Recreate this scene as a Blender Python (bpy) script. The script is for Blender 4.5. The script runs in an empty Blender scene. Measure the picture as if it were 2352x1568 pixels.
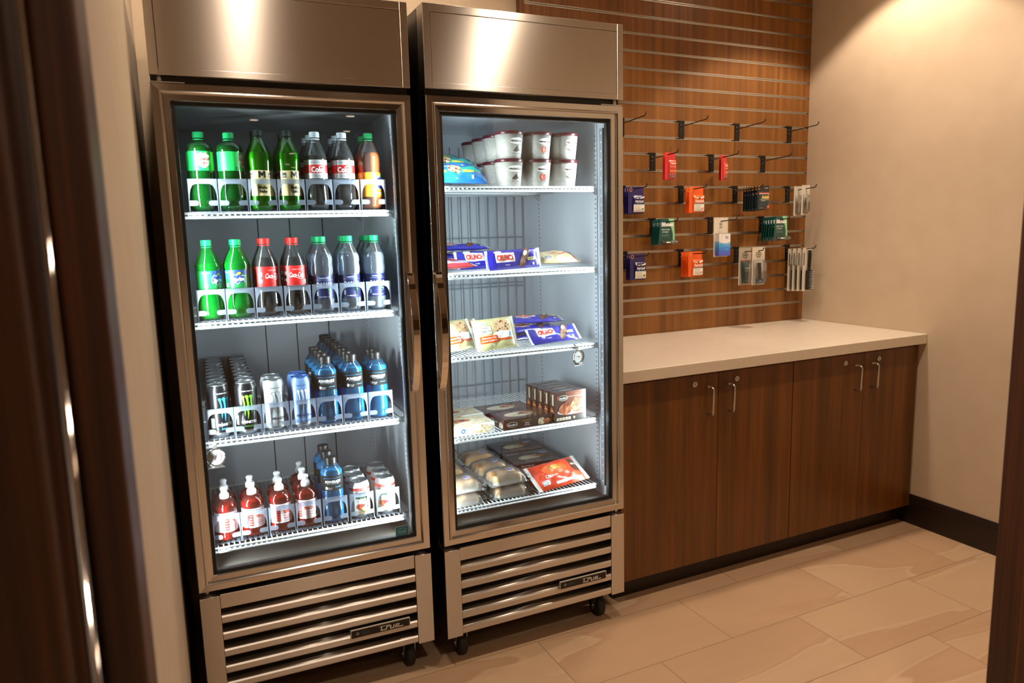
import bpy, math, random
from mathutils import Vector, Matrix, Euler
random.seed(7)
PI = math.pi
sc = bpy.context.scene
COL = sc.collection
sin, cos = math.sin, math.cos

# ------------------------------------------------------------------ camera
yaw, pitch, roll, FPX = -.4431, -.1502, -.0256, 1669.04
cp, sp = cos(pitch), sin(pitch)
Fv = Vector((-sin(yaw)*cp, cos(yaw)*cp, sp)); Rv = Vector((cos(yaw), sin(yaw), 0)); Uv = Rv.cross(Fv)
R2 = cos(roll)*Rv + sin(roll)*Uv; U2 = -sin(roll)*Rv + cos(roll)*Uv
cam = bpy.data.objects.new('camera', bpy.data.cameras.new('camera')); COL.objects.link(cam)
M = Matrix((R2, U2, -Fv)).transposed().to_4x4(); M.translation = Vector((-.0103, -2.1407, 1.4225))
cam.matrix_world = M
cam.data.sensor_width = 36; cam.data.lens = FPX/2352*36; cam.data.clip_start = .02; cam.data.clip_end = 60
cam.data.dof.use_dof = True; cam.data.dof.focus_distance = 2.75; cam.data.dof.aperture_fstop = 4.0
sc.camera = cam
# ------------------------------------------------------------------ world, exposure
w = bpy.data.worlds.new('world'); sc.world = w; w.use_nodes = True
w.node_tree.nodes['Background'].inputs[0].default_value = (.9, .75, .6, 1)
w.node_tree.nodes['Background'].inputs[1].default_value = .05
sc.view_settings.view_transform = 'Standard'; sc.view_settings.look = 'None'
sc.view_settings.gamma = 1; sc.view_settings.exposure = 0.0; sc.view_settings.use_curve_mapping = False
sc.cycles.max_bounces = 10; sc.cycles.transparent_max_bounces = 40; sc.cycles.diffuse_bounces = 4
sc.cycles.glossy_bounces = 5; sc.cycles.transmission_bounces = 4
sc.cycles.sample_clamp_indirect = 4; sc.cycles.caustics_reflective = False; sc.cycles.caustics_refractive = False
# ------------------------------------------------------------------ lights (the lamps of the place, plus a pair added in the lobby; their fittings are built further down)
CEIL = 2.75
WARM = (1.0, .81, .63)
def spot(x, y, z, power, deg, blend=.35, col=WARM, size=.04, rot=(0, 0, 0)):
    l = bpy.data.lights.new('downlight_lamp', 'SPOT'); l.energy = power; l.color = col
    l.spot_size = math.radians(deg); l.spot_blend = blend; l.shadow_soft_size = size
    o = bpy.data.objects.new('downlight_lamp', l); COL.objects.link(o); o.location = (x, y, z); o.rotation_euler = rot
    return o
def strip_light(loc, h, power, aim, wd=.012, col=(.88, .94, 1.0), spread=125):
    l = bpy.data.lights.new('led_lamp', 'AREA'); l.shape = 'RECTANGLE'; l.size = wd; l.size_y = h; l.energy = power; l.color = col; l.spread = math.radians(spread)
    o = bpy.data.objects.new('led_lamp', l); COL.objects.link(o); o.location = loc
    d = Vector(aim).normalized(); zz = -d; yy = Vector((0, 0, 1)); xx = yy.cross(zz).normalized(); yy = zz.cross(xx)
    m = Matrix((xx, yy, zz)).transposed().to_4x4(); m.translation = Vector(loc); o.matrix_world = m
    return o
ROOM_LIGHTS = [(.28, -.6, 26, 125, .5), (1.33, -.6, 54, 125, .5), (2.40, -.6, 56, 125, .5), (2.74, .13, 74, 108, .22), (1.75, .16, 30, 110, .4), (.12, .20, 40, 152, .5), (.95, .20, 34, 146, .5)]
for x, y, p, d, b in ROOM_LIGHTS: spot(x, y, CEIL-.012, p, d, b)
LOBBY_LIGHTS = [(.54, -6.85), (1.55, -6.36), (1.69, -7.58), (1.23, -10.27), (1.29, -12.11), (1.45, -12.72), (-.62, -12.63), (-.62, -13.73), (.9, -3.6), (3.6, -4.2), (-2.4, -4.2), (.6, -2.2), (2.4, -2.4)]  # last pair added out of view, to brighten what the steel fronts reflect
for x, y in LOBBY_LIGHTS: spot(x, y, CEIL-.012, 75, 120, .6, size=.06)
FL = Matrix.Translation((0, 0, 0)) @ Matrix.Rotation(-.0385, 4, 'Z')
FR = Matrix.Translation((.725, -.0449, 0)) @ Matrix.Rotation(-.0099, 4, 'Z')
for Mx, segs, pw in ((FL, {-1: [(.47, .768), (.828, 1.69)], 1: [(.47, 1.69)]}, 7.6), (FR, {-1: [(.50, 1.76)], 1: [(.50, .930), (1.035, 1.76)]}, 4.9)):
    for sx in (-1, 1):
        for z0, z1 in segs[sx]:
            x = .343 + sx*.286
            a = Mx @ Vector((x, .0595, (z0+z1)/2)); d = Mx.to_3x3() @ Vector((-sx*.95, .30, 0))
            strip_light(a, z1-z0, pw*(z1-z0), d)

# ------------------------------------------------------------------ materials
def lin(c):
    if isinstance(c, str):
        c = [int(c[i:i+2], 16)/255 for i in (0, 2, 4)]
        return tuple((v/12.92 if v <= .04045 else ((v+.055)/1.055)**2.4) for v in c)
    return tuple(c)
MATS = {}
def mat(name, col='808080', rough=.5, metal=0, spec=.5, emit=0, coat=0, alpha=1, aniso=0, trans=0, rotA=0):
    if name in MATS: return MATS[name]
    m = bpy.data.materials.new(name); m.use_nodes = True; b = m.node_tree.nodes['Principled BSDF']; c = lin(col)
    b.inputs['Base Color'].default_value = (*c, 1); b.inputs['Roughness'].default_value = rough; b.inputs['Metallic'].default_value = metal
    b.inputs['Specular IOR Level'].default_value = spec; b.inputs['Coat Weight'].default_value = coat; b.inputs['Coat Roughness'].default_value = .08
    b.inputs['Alpha'].default_value = alpha
    if emit: b.inputs['Emission Color'].default_value = (*c, 1); b.inputs['Emission Strength'].default_value = emit
    if aniso:
        b.inputs['Anisotropic'].default_value = aniso; b.inputs['Anisotropic Rotation'].default_value = rotA
        t = m.node_tree.nodes.new('ShaderNodeTangent'); t.direction_type = 'RADIAL'; t.axis = 'Z'
        m.node_tree.links.new(t.outputs[0], b.inputs['Tangent'])
    MATS[name] = m; return m
def nodes(m): return m.node_tree.nodes, m.node_tree.links
def ramp(nt, stops):
    r = nt.nodes.new('ShaderNodeValToRGB'); e = r.color_ramp.elements
    while len(e) < len(stops): e.new(.5)
    for k, (p, c) in enumerate(stops): e[k].position = p; e[k].color = (*lin(c), 1)
    return r
def noise_mat(name, stops, scale=(1, 1, 1), ns=5, detail=4, rough=.5, coat=0, bump=0, spec=.5, dist=0, coord='Object', metal=0, rot=(0, 0, 0), emit=0):
    m = mat(name, '808080', rough, metal, spec, 0, coat); nt = m.node_tree; b = nt.nodes['Principled BSDF']
    tc = nt.nodes.new('ShaderNodeTexCoord'); mp = nt.nodes.new('ShaderNodeMapping'); mp.inputs['Scale'].default_value = scale; mp.inputs['Rotation'].default_value = rot
    n = nt.nodes.new('ShaderNodeTexNoise'); n.inputs['Scale'].default_value = ns; n.inputs['Detail'].default_value = detail; n.inputs['Distortion'].default_value = dist
    r = ramp(nt, stops); L = nt.links.new
    L(tc.outputs[coord], mp.inputs[0]); L(mp.outputs[0], n.inputs[0]); L(n.outputs[0], r.inputs[0]); L(r.outputs[0], b.inputs['Base Color'])
    if bump:
        bp = nt.nodes.new('ShaderNodeBump'); bp.inputs['Strength'].default_value = bump; bp.inputs['Distance'].default_value = .002
        L(n.outputs[0], bp.inputs['Height']); L(bp.outputs[0], b.inputs['Normal'])
    return m
def wood(name, dark, mid, light, rough=.42, sx=26, sz=.9, coat=.0):
    m = mat(name, mid, rough, coat=coat); nt = m.node_tree; b = nt.nodes['Principled BSDF']; L = nt.links.new
    tc = nt.nodes.new('ShaderNodeTexCoord'); mp = nt.nodes.new('ShaderNodeMapping'); mp.inputs['Scale'].default_value = (sx, sx, sz)
    n1 = nt.nodes.new('ShaderNodeTexNoise'); n1.inputs['Scale'].default_value = 1; n1.inputs['Detail'].default_value = 5; n1.inputs['Distortion'].default_value = .35
    mp2 = nt.nodes.new('ShaderNodeMapping'); mp2.inputs['Scale'].default_value = (sx*9, sx*9, sz*2.5)
    n2 = nt.nodes.new('ShaderNodeTexNoise'); n2.inputs['Scale'].default_value = 1; n2.inputs['Detail'].default_value = 3
    mx = nt.nodes.new('ShaderNodeMix'); mx.inputs[0].default_value = .38
    r = ramp(nt, [(.30, dark), (.5, mid), (.72, light)])
    L(tc.outputs['Object'], mp.inputs[0]); L(tc.outputs['Object'], mp2.inputs[0]); L(mp.outputs[0], n1.inputs[0]); L(mp2.outputs[0], n2.inputs[0])
    L(n1.outputs[0], mx.inputs[2]); L(n2.outputs[0], mx.inputs[3]); L(mx.outputs[0], r.inputs[0]); L(r.outputs[0], b.inputs['Base Color'])
    return m
def clear(name, tint='ffffff', gloss=.08, body=0.0, bodycol='ffffff', rough=.04, glow=.5):
    """thin clear plastic or glass: tinted transparency, fresnel gloss and a share of milky body"""
    if name in MATS: return MATS[name]
    m = bpy.data.materials.new(name); m.use_nodes = True; nt = m.node_tree; nt.nodes.clear(); N = nt.nodes.new; L = nt.links.new
    out = N('ShaderNodeOutputMaterial'); tr = N('ShaderNodeBsdfTransparent'); tr.inputs[0].default_value = (*lin(tint), 1)
    gl = N('ShaderNodeBsdfGlossy'); gl.inputs['Roughness'].default_value = rough
    fr = N('ShaderNodeFresnel'); fr.inputs[0].default_value = 1.45
    sc_ = N('ShaderNodeMath'); sc_.operation = 'MULTIPLY_ADD'; sc_.inputs[1].default_value = .9; sc_.inputs[2].default_value = gloss; sc_.use_clamp = True
    L(fr.outputs[0], sc_.inputs[0]); cur = tr.outputs[0]
    if body:
        df = N('ShaderNodeBsdfDiffuse'); df.inputs[0].default_value = (*lin(bodycol), 1)
        tl = N('ShaderNodeBsdfTranslucent'); tl.inputs[0].default_value = (*lin(bodycol), 1)
        m1 = N('ShaderNodeMixShader'); m1.inputs[0].default_value = glow; L(df.outputs[0], m1.inputs[1]); L(tl.outputs[0], m1.inputs[2])
        m2 = N('ShaderNodeMixShader'); m2.inputs[0].default_value = body; L(cur, m2.inputs[1]); L(m1.outputs[0], m2.inputs[2]); cur = m2.outputs[0]
    m3 = N('ShaderNodeMixShader'); L(sc_.outputs[0], m3.inputs[0]); L(cur, m3.inputs[1]); L(gl.outputs[0], m3.inputs[2]); L(m3.outputs[0], out.inputs[0])
    MATS[name] = m; return m
def emis(name, col, s, sample=True):
    if name in MATS: return MATS[name]
    m = bpy.data.materials.new(name); m.use_nodes = True; nt = m.node_tree; nt.nodes.clear()
    out = nt.nodes.new('ShaderNodeOutputMaterial'); e = nt.nodes.new('ShaderNodeEmission'); e.inputs[0].default_value = (*lin(col), 1); e.inputs[1].default_value = s
    nt.links.new(e.outputs[0], out.inputs[0])
    if not sample: m.cycles.emission_sampling = 'NONE'
    MATS[name] = m; return m
def flat(c, rough=.45, coat=0): return mat('print_'+c+('g' if coat else '')+str(rough), c, rough, coat=coat)

STEEL = mat('brushed_stainless', (.70, .655, .60), .32, 1, aniso=.96, rotA=.25)
STEELP = mat('door_frame_stainless', (.66, .645, .63), .15, 1)
CHROME = mat('chrome', (.80, .76, .72), .05, 1)
ALU = mat('aluminium', (.62, .60, .57), .32, 1)
BLACKP = mat('black_plastic', '0b0b0c', .35)
BLACKM = mat('black_painted_metal', '0a0a0a', .3)
GASKET = mat('black_gasket', '101112', .55)
LINER = mat('white_liner', 'c4cad1', .38)
LINER2 = mat('grey_liner', 'ccd0d6', .35)
WHITE = mat('white_coated_wire', 'eef2f6', .3)
GLASS = clear('door_glass', 'f4faf8', .02, rough=.0)
PLASTER = noise_mat('painted_plaster', [(.3, 'beab92'), (.7, 'c4b299')], ns=9, rough=.75, bump=.05)
WALNUT = wood('walnut_laminate', '53310f', '7c4e1f', '96632d', .38)
WALNUT2 = wood('dark_walnut_laminate', '422708', '653c11', '7e4e1b', .36)
DARKWOOD = wood('stained_dark_wood', '1c0d04', '42210b', '683612', .5, sx=30)
ESPRESSO = mat('espresso_paint', '1c0e07', .4)
QUARTZ = noise_mat('cream_quartz', [(.35, 'd8cbba'), (.65, 'dbcfbe')], ns=30, rough=.22)
FROST = clear('frosted_plastic', 'f6f8fc', .03, .40, 'c4d0e4', .4)
CLEARP = clear('clear_plastic', 'ffffff', .02, .03, 'ffffff', .1)
FILM = clear('clear_film', 'ffffff', .06, .17, 'ffffff', .12)

# ------------------------------------------------------------------ mesh builder
TEXTS = {}
def glyphs(s, bold=0, shear=0, space=1):
    k = (s, bold, shear, space)
    if k in TEXTS: return TEXTS[k]
    c = bpy.data.curves.new('t', 'FONT'); c.body = s; c.size = 1; c.offset = bold; c.shear = shear; c.space_character = space; c.resolution_u = 2
    o = bpy.data.objects.new('t', c); me = bpy.data.meshes.new_from_object(o)
    vs = [(v.co.x, v.co.y) for v in me.vertices]; fs = [tuple(p.vertices) for p in me.polygons]
    bpy.data.objects.remove(o); bpy.data.curves.remove(c); bpy.data.meshes.remove(me)
    if vs:
        x0 = min(v[0] for v in vs); x1 = max(v[0] for v in vs); vs = [(x-(x0+x1)/2, y-.35) for x, y in vs]; wd = x1-x0
    else: wd = 1
    TEXTS[k] = (vs, fs, wd); return TEXTS[k]
class MB:
    def __init__(s): s.v = []; s.f = []; s.m = []; s.s = []; s.mats = []
    def mi(s, m):
        if m not in s.mats: s.mats.append(m)
        return s.mats.index(m)
    def add(s, vs, fs, m, smooth=False):
        o = len(s.v); k = s.mi(m); s.v += [tuple(v) for v in vs]
        for f in fs: s.f.append(tuple(i+o for i in f)); s.m.append(k); s.s.append(smooth)
        return s
    def box(s, x0, y0, z0, x1, y1, z1, m):
        v = [(x, y, z) for z in (z0, z1) for y in (y0, y1) for x in (x0, x1)]
        return s.add(v, [(0, 2, 3, 1), (4, 5, 7, 6), (0, 1, 5, 4), (2, 6, 7, 3), (0, 4, 6, 2), (1, 3, 7, 5)], m)
    def lathe(s, prof, m, n=28, c=(0, 0, 0), lobes=0, sy=1, rmax=None):
        vs = []; fs = []
        for r, z in prof:
            for i in range(n):
                a = 2*PI*i/n; rr = r
                if lobes and z < .016: rr = r*(1-.10*(1-z/.016)*(.5+.5*cos(lobes*a)))
                vs.append((c[0]+rr*cos(a), c[1]+rr*sin(a)*sy, c[2]+z))
        for j in range(len(prof)-1):
            for i in range(n): fs.append((j*n+i, j*n+(i+1) % n, (j+1)*n+(i+1) % n, (j+1)*n+i))
        if prof[0][0] > 1e-5: fs.append(tuple(reversed(range(n))))
        if prof[-1][0] > 1e-5: fs.append(tuple((len(prof)-1)*n+i for i in range(n)))
        return s.add(vs, fs, m, True)
    def tube(s, pts, r, m, n=8, cap=True, flat=None):
        P = [Vector(p) for p in pts]; vs = []; fs = []
        up = Vector((0, 0, 1)) if flat is None else Vector(flat[0])
        for i, p in enumerate(P):
            d = (P[min(i+1, len(P)-1)]-P[max(i-1, 0)]).normalized()
            u = up if abs(d.dot(up)) < .95 else Vector((1, 0, 0))
            a = d.cross(u).normalized(); b = d.cross(a).normalized()
            for k in range(n):
                t = 2*PI*k/n
                ra, rb = (r, r) if flat is None else (flat[1], flat[2])
                vs.append(p + a*ra*cos(t) + b*rb*sin(t))
        for i in range(len(P)-1):
            for k in range(n): fs.append((i*n+k, i*n+(k+1) % n, (i+1)*n+(k+1) % n, (i+1)*n+k))
        if cap: fs.append(tuple(range(n))); fs.append(tuple((len(P)-1)*n+k for k in range(n)))
        return s.add(vs, fs, m, True)
    def bar(s, pts, prof, m, up=(1, 0, 0)):
        """sweep a closed 2d profile [(a, b)] along pts; a along up, b along the other normal"""
        P = [Vector(p) for p in pts]; n = len(prof); vs = []; fs = []; up = Vector(up)
        for i, p in enumerate(P):
            d = (P[min(i+1, len(P)-1)]-P[max(i-1, 0)]).normalized(); b = d.cross(up).normalized(); a = b.cross(d).normalized()
            for u, v in prof: vs.append(p+a*u+b*v)
        for i in range(len(P)-1):
            for k in range(n): fs.append((i*n+k, i*n+(k+1) % n, (i+1)*n+(k+1) % n, (i+1)*n+k))
        fs.append(tuple(range(n))); fs.append(tuple((len(P)-1)*n+k for k in range(n)))
        return s.add(vs, fs, m, False)
    def prism(s, poly, f0, f1, m):
        """poly of (a, b); f0 / f1 map (a, b) to the two faces"""
        n = len(poly); vs = [f0(*p) for p in poly]+[f1(*p) for p in poly]
        return s.add(vs, [tuple(range(n)), tuple(reversed(range(n, 2*n)))]+[(i, i+n, (i+1) % n+n, (i+1) % n) for i in range(n)], m)
    def grid(s, fn, nu, nv, m, smooth=True, u0=0, v0=0, u1=1, v1=1):
        vs = [fn(u0+(u1-u0)*i/nu, v0+(v1-v0)*j/nv) for j in range(nv+1) for i in range(nu+1)]
        fs = [(j*(nu+1)+i, j*(nu+1)+i+1, (j+1)*(nu+1)+i+1, (j+1)*(nu+1)+i) for j in range(nv) for i in range(nu)]
        return s.add(vs, fs, m, smooth)
    # decals on a surface S(u, v, offset) with u, v in metres
    def rect(s, S, u0, v0, u1, v1, m, off=.0004, nu=1, nv=1):
        return s.grid(lambda a, b: S(a, b, off), nu, nv, m, True, u0, v0, u1, v1)
    def ell(s, S, cu, cv, ru, rv, m, off=.0007, n=20, rings=2, rot=0, wob=0):
        vs = [S(cu, cv, off)]; fs = []
        for j in range(1, rings+1):
            for i in range(n):
                a = 2*PI*i/n; k = j/rings*(1+wob*sin(3*a+cu*99)+wob*.6*sin(5*a+cv*77)); x, y = ru*k*cos(a), rv*k*sin(a)
                vs.append(S(cu+x*cos(rot)-y*sin(rot), cv+x*sin(rot)+y*cos(rot), off))
        for i in range(n): fs.append((0, 1+i, 1+(i+1) % n))
        for j in range(rings-1):
            for i in range(n): fs.append((1+j*n+i, 1+(j+1)*n+i, 1+(j+1)*n+(i+1) % n, 1+j*n+(i+1) % n))
        return s.add(vs, fs, m, True)
    def poly(s, S, pts, m, off=.0007): return s.add([S(u, v, off) for u, v in pts], [tuple(range(len(pts)))], m)
    def text(s, S, t, u, v, size, m, off=.0010, bold=.01, shear=0, wmax=None, rot=0, al='C', space=1, sx=1):
        vs, fs, wd = glyphs(t, bold, shear, space); kx = size*sx
        if wmax and wd*kx > wmax: kx = wmax/wd
        du = 0 if al == 'C' else (wd*kx/2 if al == 'L' else -wd*kx/2); c_, s_ = cos(rot), sin(rot)
        pts = [(x*kx+du, y*size) for x, y in vs]
        return s.add([S(u+x*c_-y*s_, v+x*s_+y*c_, off) for x, y in pts], fs, m)
    def xf(s, M, start=0):
        for i in range(start, len(s.v)): s.v[i] = tuple(M @ Vector(s.v[i]))
        return s
    def build(s, name, parent=None, loc=None, bev=0, seg=2):
        me = bpy.data.meshes.new(name); me.from_pydata(s.v, [], s.f); me.update()
        for m in s.mats: me.materials.append(m)
        me.polygons.foreach_set('material_index', s.m); me.polygons.foreach_set('use_smooth', s.s)
        o = bpy.data.objects.new(name, me); COL.objects.link(o)
        if parent: o.parent = parent
        if loc is not None: o.location = loc
        if bev:
            b = o.modifiers.new('bevel', 'BEVEL'); b.width = bev; b.segments = seg; b.limit_method = 'ANGLE'; b.angle_limit = .6
        return o
def cylS(r, a0=0, cz=0): return lambda u, v, o: ((r+o)*sin(u/r+a0), -(r+o)*cos(u/r+a0), v+cz)
def frontS(x0, y0, z0): return lambda u, v, o: (x0+u, y0-o, z0+v)
def topS(x0, y0, z0): return lambda u, v, o: (x0+u, y0+v, z0+o)
def tag(o, label, cat, group=None):
    o['label'] = label; o['category'] = cat
    if group: o['group'] = group
    return o
def struct(o): o['kind'] = 'structure'; return o
def thing(name, label=None, cat=None, M=None, group=None):
    o = bpy.data.objects.new(name, None); COL.objects.link(o); o.empty_display_size = .03
    if M is not None: o.matrix_world = M
    if label: tag(o, label, cat, group)
    return o
def dup(root, M, label, group=None):
    r = root.copy(); COL.objects.link(r); r.matrix_world = M; r['label'] = label
    if group: r['group'] = group
    for ch in KIDS[root.name]:
        c = ch.copy(); COL.objects.link(c); c.parent = r
        for g in KIDS.get(ch.name, []):
            d = g.copy(); COL.objects.link(d); d.parent = c
    return r
KIDS = {}
def reg(root):
    KIDS[root.name] = list(root.children)
    for c in root.children: KIDS[c.name] = list(c.children)
    return root
USED = set()
def place(proto, M, label, cat=None, group=None):
    """the first time moves the prototype itself, afterwards copies it"""
    if proto.name not in USED:
        if proto.name not in KIDS: reg(proto)
        USED.add(proto.name); proto.matrix_world = M; proto['label'] = label
        if cat: proto['category'] = cat
        if group: proto['group'] = group
        return proto
    r = dup(proto, M, label, group)
    if cat: r['category'] = cat
    return r
def T(x, y, z): return Matrix.Translation((x, y, z))
def Rz(a): return Matrix.Rotation(a, 4, 'Z')
def Rx(a): return Matrix.Rotation(a, 4, 'X')
def Ry(a): return Matrix.Rotation(a, 4, 'Y')
#==STRUCTURE==
# ------------------------------------------------------------------ the room
def tile_mat():
    m = mat('stone_tile', 'b08a64', .42); nt = m.node_tree; b = nt.nodes['Principled BSDF']; L = nt.links.new; N = nt.nodes.new
    tc = N('ShaderNodeTexCoord'); mp = N('ShaderNodeMapping'); mp.inputs['Location'].default_value = (-1.058, .035, 0)
    br = N('ShaderNodeTexBrick'); br.inputs['Scale'].default_value = 1; br.inputs['Brick Width'].default_value = .61; br.inputs['Row Height'].default_value = .3
    br.inputs['Mortar Size'].default_value = .0016; br.inputs['Mortar Smooth'].default_value = .2; br.offset = .5; br.inputs['Bias'].default_value = 0
    br.inputs['Color1'].default_value = (.0, .0, .0, 1); br.inputs['Color2'].default_value = (1, 1, 1, 1); br.inputs['Mortar'].default_value = (.5, .5, .5, 1)
    L(tc.outputs['Object'], mp.inputs[0]); L(mp.outputs[0], br.inputs[0])
    # veins: stretched noise, shifted and turned per tile
    mp2 = N('ShaderNodeMapping'); mp2.inputs['Rotation'].default_value = (0, 0, .95); mp2.inputs['Scale'].default_value = (1.0, 4.2, 1)
    ad = N('ShaderNodeVectorMath'); ad.operation = 'MULTIPLY_ADD'; ad.inputs[1].default_value = (7, 5, 3)
    L(br.outputs['Color'], ad.inputs[0]); L(tc.outputs['Object'], ad.inputs[2]); L(ad.outputs[0], mp2.inputs[0])
    n = N('ShaderNodeTexNoise'); n.inputs['Scale'].default_value = .8; n.inputs['Detail'].default_value = 3.5; n.inputs['Roughness'].default_value = .45; n.inputs['Distortion'].default_value = .7
    L(mp2.outputs[0], n.inputs[0])
    r = ramp(nt, [(.25, 'ae8f70'), (.44, 'b9997a'), (.495, 'b39273'), (.505, 'c6a98a'), (.53, 'bc9e7f'), (.75, 'c2a586')])
    L(n.outputs[0], r.inputs[0])
    mx = N('ShaderNodeMix'); mx.data_type = 'RGBA'; mx.inputs[7].default_value = (*lin('8b6f57'), 1)
    L(br.outputs['Fac'], mx.inputs[0]); L(r.outputs[0], mx.inputs[6]); L(mx.outputs[2], b.inputs['Base Color'])
    bp = N('ShaderNodeBump'); bp.inputs['Strength'].default_value = .35; bp.inputs['Distance'].default_value = .002; bp.invert = True
    L(br.outputs['Fac'], bp.inputs['Height']); L(bp.outputs[0], b.inputs['Normal'])
    return m
TILE = tile_mat()
XW, YB = 3.1014, .746
YF0, YF1 = -1.46, -1.30          # front wall with the doorway
JL, JR = -.0554, 1.462           # clear opening
struct(MB().box(-5, -15, -.05, 7, 1.0, 0, TILE).build('floor'))
struct(MB().box(-5, -15, CEIL, 7, 1.0, CEIL+.05, mat('ceiling_paint', 'b9ada0', .8)).build('ceiling'))
struct(MB().box(-.3, YB, 0, XW+.1, YB+.1, CEIL, PLASTER).build('wall_back'))
struct(MB().box(XW, YF0, 0, XW+.1, YB, CEIL, PLASTER).build('wall_right'))
b = MB(); b.add([(-.030, YB, 0), (-.0635, YF1, 0), (-.20, YF1, 0), (-.20, YB, 0), (-.030, YB, CEIL), (-.0635, YF1, CEIL), (-.20, YF1, CEIL), (-.20, YB, CEIL)],
    [(0, 1, 5, 4), (1, 2, 6, 5), (2, 3, 7, 6), (3, 0, 4, 7), (0, 3, 2, 1), (4, 5, 6, 7)], PLASTER)
struct(b.build('wall_left'))
b = MB(); b.box(-5, YF0, 0, JL-.075, YF1-.001, CEIL, PLASTER); b.box(JR+.03, YF0, 0, XW, YF1, CEIL, PLASTER); b.box(XW, YF0, 0, 7, YF1, CEIL, PLASTER)
b.box(JL-.075, YF0, 2.28, JR+.03, YF1-.001, CEIL, PLASTER)
struct(b.build('wall_front'))
LOBW = mat('lobby_wall_paint', 'b5a48f', .7)
struct(MB().box(-5.1, -15, 0, -5, YF0, CEIL, LOBW).build('wall_lobby_side'))
struct(MB().box(7, -15, 0, 7.1, YF0, CEIL, LOBW).build('wall_lobby_far_side'))
b = MB(); b.box(-5, -15.1, 0, 7, -15, CEIL, LOBW)
struct(b.build('wall_lobby_end'))
# dark stained door casing, both sides, with head
b = MB()
b.box(JL-.034, -1.440, 0, JL, YF1, 2.25, DARKWOOD)              # jamb board
b.box(JL-.095, -1.505, 0, JL-.036, -1.440, 2.25, DARKWOOD)      # casing step nearer the lobby
b.box(JL-.36, -1.53, 0, JL-.045, -1.500, 2.25, DARKWOOD)
struct(b.build('trim_1', bev=.004))
struct(MB().tube([(JL-.0350, -1.5035, .01), (JL-.0305, -1.5035, 2.24)], .0036, CHROME, 20).build('trim_2'))
b = MB()
b.box(JR, -1.440, 0, JR+.03, YF1, 2.25, DARKWOOD); b.box(JR+.012, -1.50, 0, JR+.10, -1.440, 2.25, DARKWOOD); b.box(JR-.012, -1.40, 0, JR, -1.36, 2.25, DARKWOOD)
struct(b.build('trim_3', bev=.004))
b = MB(); b.box(JL-.36, -1.50, 2.25, JR+.10, YF1, 2.34, DARKWOOD); struct(b.build('trim_4', bev=.004))
# baseboards
def baseboard(name, x0, y0, x1, y1, nx, ny):
    b = MB(); pr = [(0, 0), (.0125, 0), (.0125, .112), (.009, .122), (.009, .130), (.004, .142), (0, .142)]
    n = len(pr); vs = [(x0+nx*a, y0+ny*a, z) for a, z in pr]+[(x1+nx*a, y1+ny*a, z) for a, z in pr]
    b.add(vs, [tuple(range(n)), tuple(reversed(range(n, 2*n)))]+[(i, i+n, (i+1) % n+n, (i+1) % n) for i in range(n)], ESPRESSO)
    return struct(b.build(name))
baseboard('baseboard_right', XW, .090, XW, YF1, -1, 0)
baseboard('baseboard_left', -.0305, .74, -.063, YF1+.02, 1, 0)
# ceiling downlights
TRIM = mat('white_trim', 'd8d2c8', .5); LENS = emis('lamp_lens', (1.0, .70, .44), 60, False); LENS2 = emis('lobby_lens', (1, .72, .50), 9, False)
def downlight(lens):
    r = thing('recessed_downlight')
    b = MB(); b.lathe([(.048, -.002), (.058, -.002), (.072, -.006), (.075, -.002), (.075, .0)], TRIM, 32)
    b.build('trim_ring', r)
    MB().lathe([(0, -.003), (.048, -.003)], lens, 32).build('lens', r)
    r['category'] = 'ceiling light'; return r
p1 = downlight(LENS)
for i, (x, y, *_) in enumerate(ROOM_LIGHTS):
    place(p1, T(x, y, CEIL), ['round recessed ceiling light above the drinks cooler', 'round recessed ceiling light above the gap before the freezer', 'round recessed ceiling light above the counter front',
        'round recessed ceiling light close to the plain wall above the counter', 'round recessed ceiling light close to the slatted wall', 'round recessed ceiling light behind the drinks cooler header', 'round recessed ceiling light behind the freezer header'][i], group='recessed downlights of the market nook')
p2 = downlight(LENS2)
for i, (x, y) in enumerate(LOBBY_LIGHTS):
    place(p2, T(x, y, CEIL), 'round recessed lobby ceiling light, mirrored in the cooler glass or added out of view', group='recessed downlights of the lobby')

# ------------------------------------------------------------------ slatwall
SL0, SP = 1.0079, .0756
slat = thing('slatwall', 'walnut slatwall panel with aluminium grooves standing on the counter', 'wall panel')
b = MB(); XS = 1.434; YS = .728; zb = .914
edges = [zb]
k = 0
while SL0+k*SP < CEIL-.02: edges += [SL0+k*SP-.0056, SL0+k*SP+.0056]; k += 1
edges.append(CEIL-.002); NSL = k
for i in range(0, len(edges), 2): b.box(XS+.008, YS, edges[i], XW-.001, YS+.010, edges[i+1], WALNUT)
b.box(XS+.008, YS+.010, zb, XW-.001, YB-.0005, CEIL-.002, WALNUT2)
b.build('slat_board', slat)
MB().box(XS-.016, YS-.012, zb, XS+.008, YB-.0005, CEIL-.002, WALNUT2).build('edge_trim', slat, bev=.001)
for i in range(NSL):
    z = SL0+i*SP; b = MB()
    pr = [(-.0056, -.0012), (-.0056, .0095), (.0056, .0095), (.0056, -.0012), (.0030, -.0012), (.0030, .0085), (-.0030, .0085), (-.0030, -.0012)]
    b.prism(pr, lambda a, c: (XS+.008, YS+c, z+a), lambda a, c: (XW-.0015, YS+c, z+a), ALU)
    b.build('groove_insert', slat)

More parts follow.
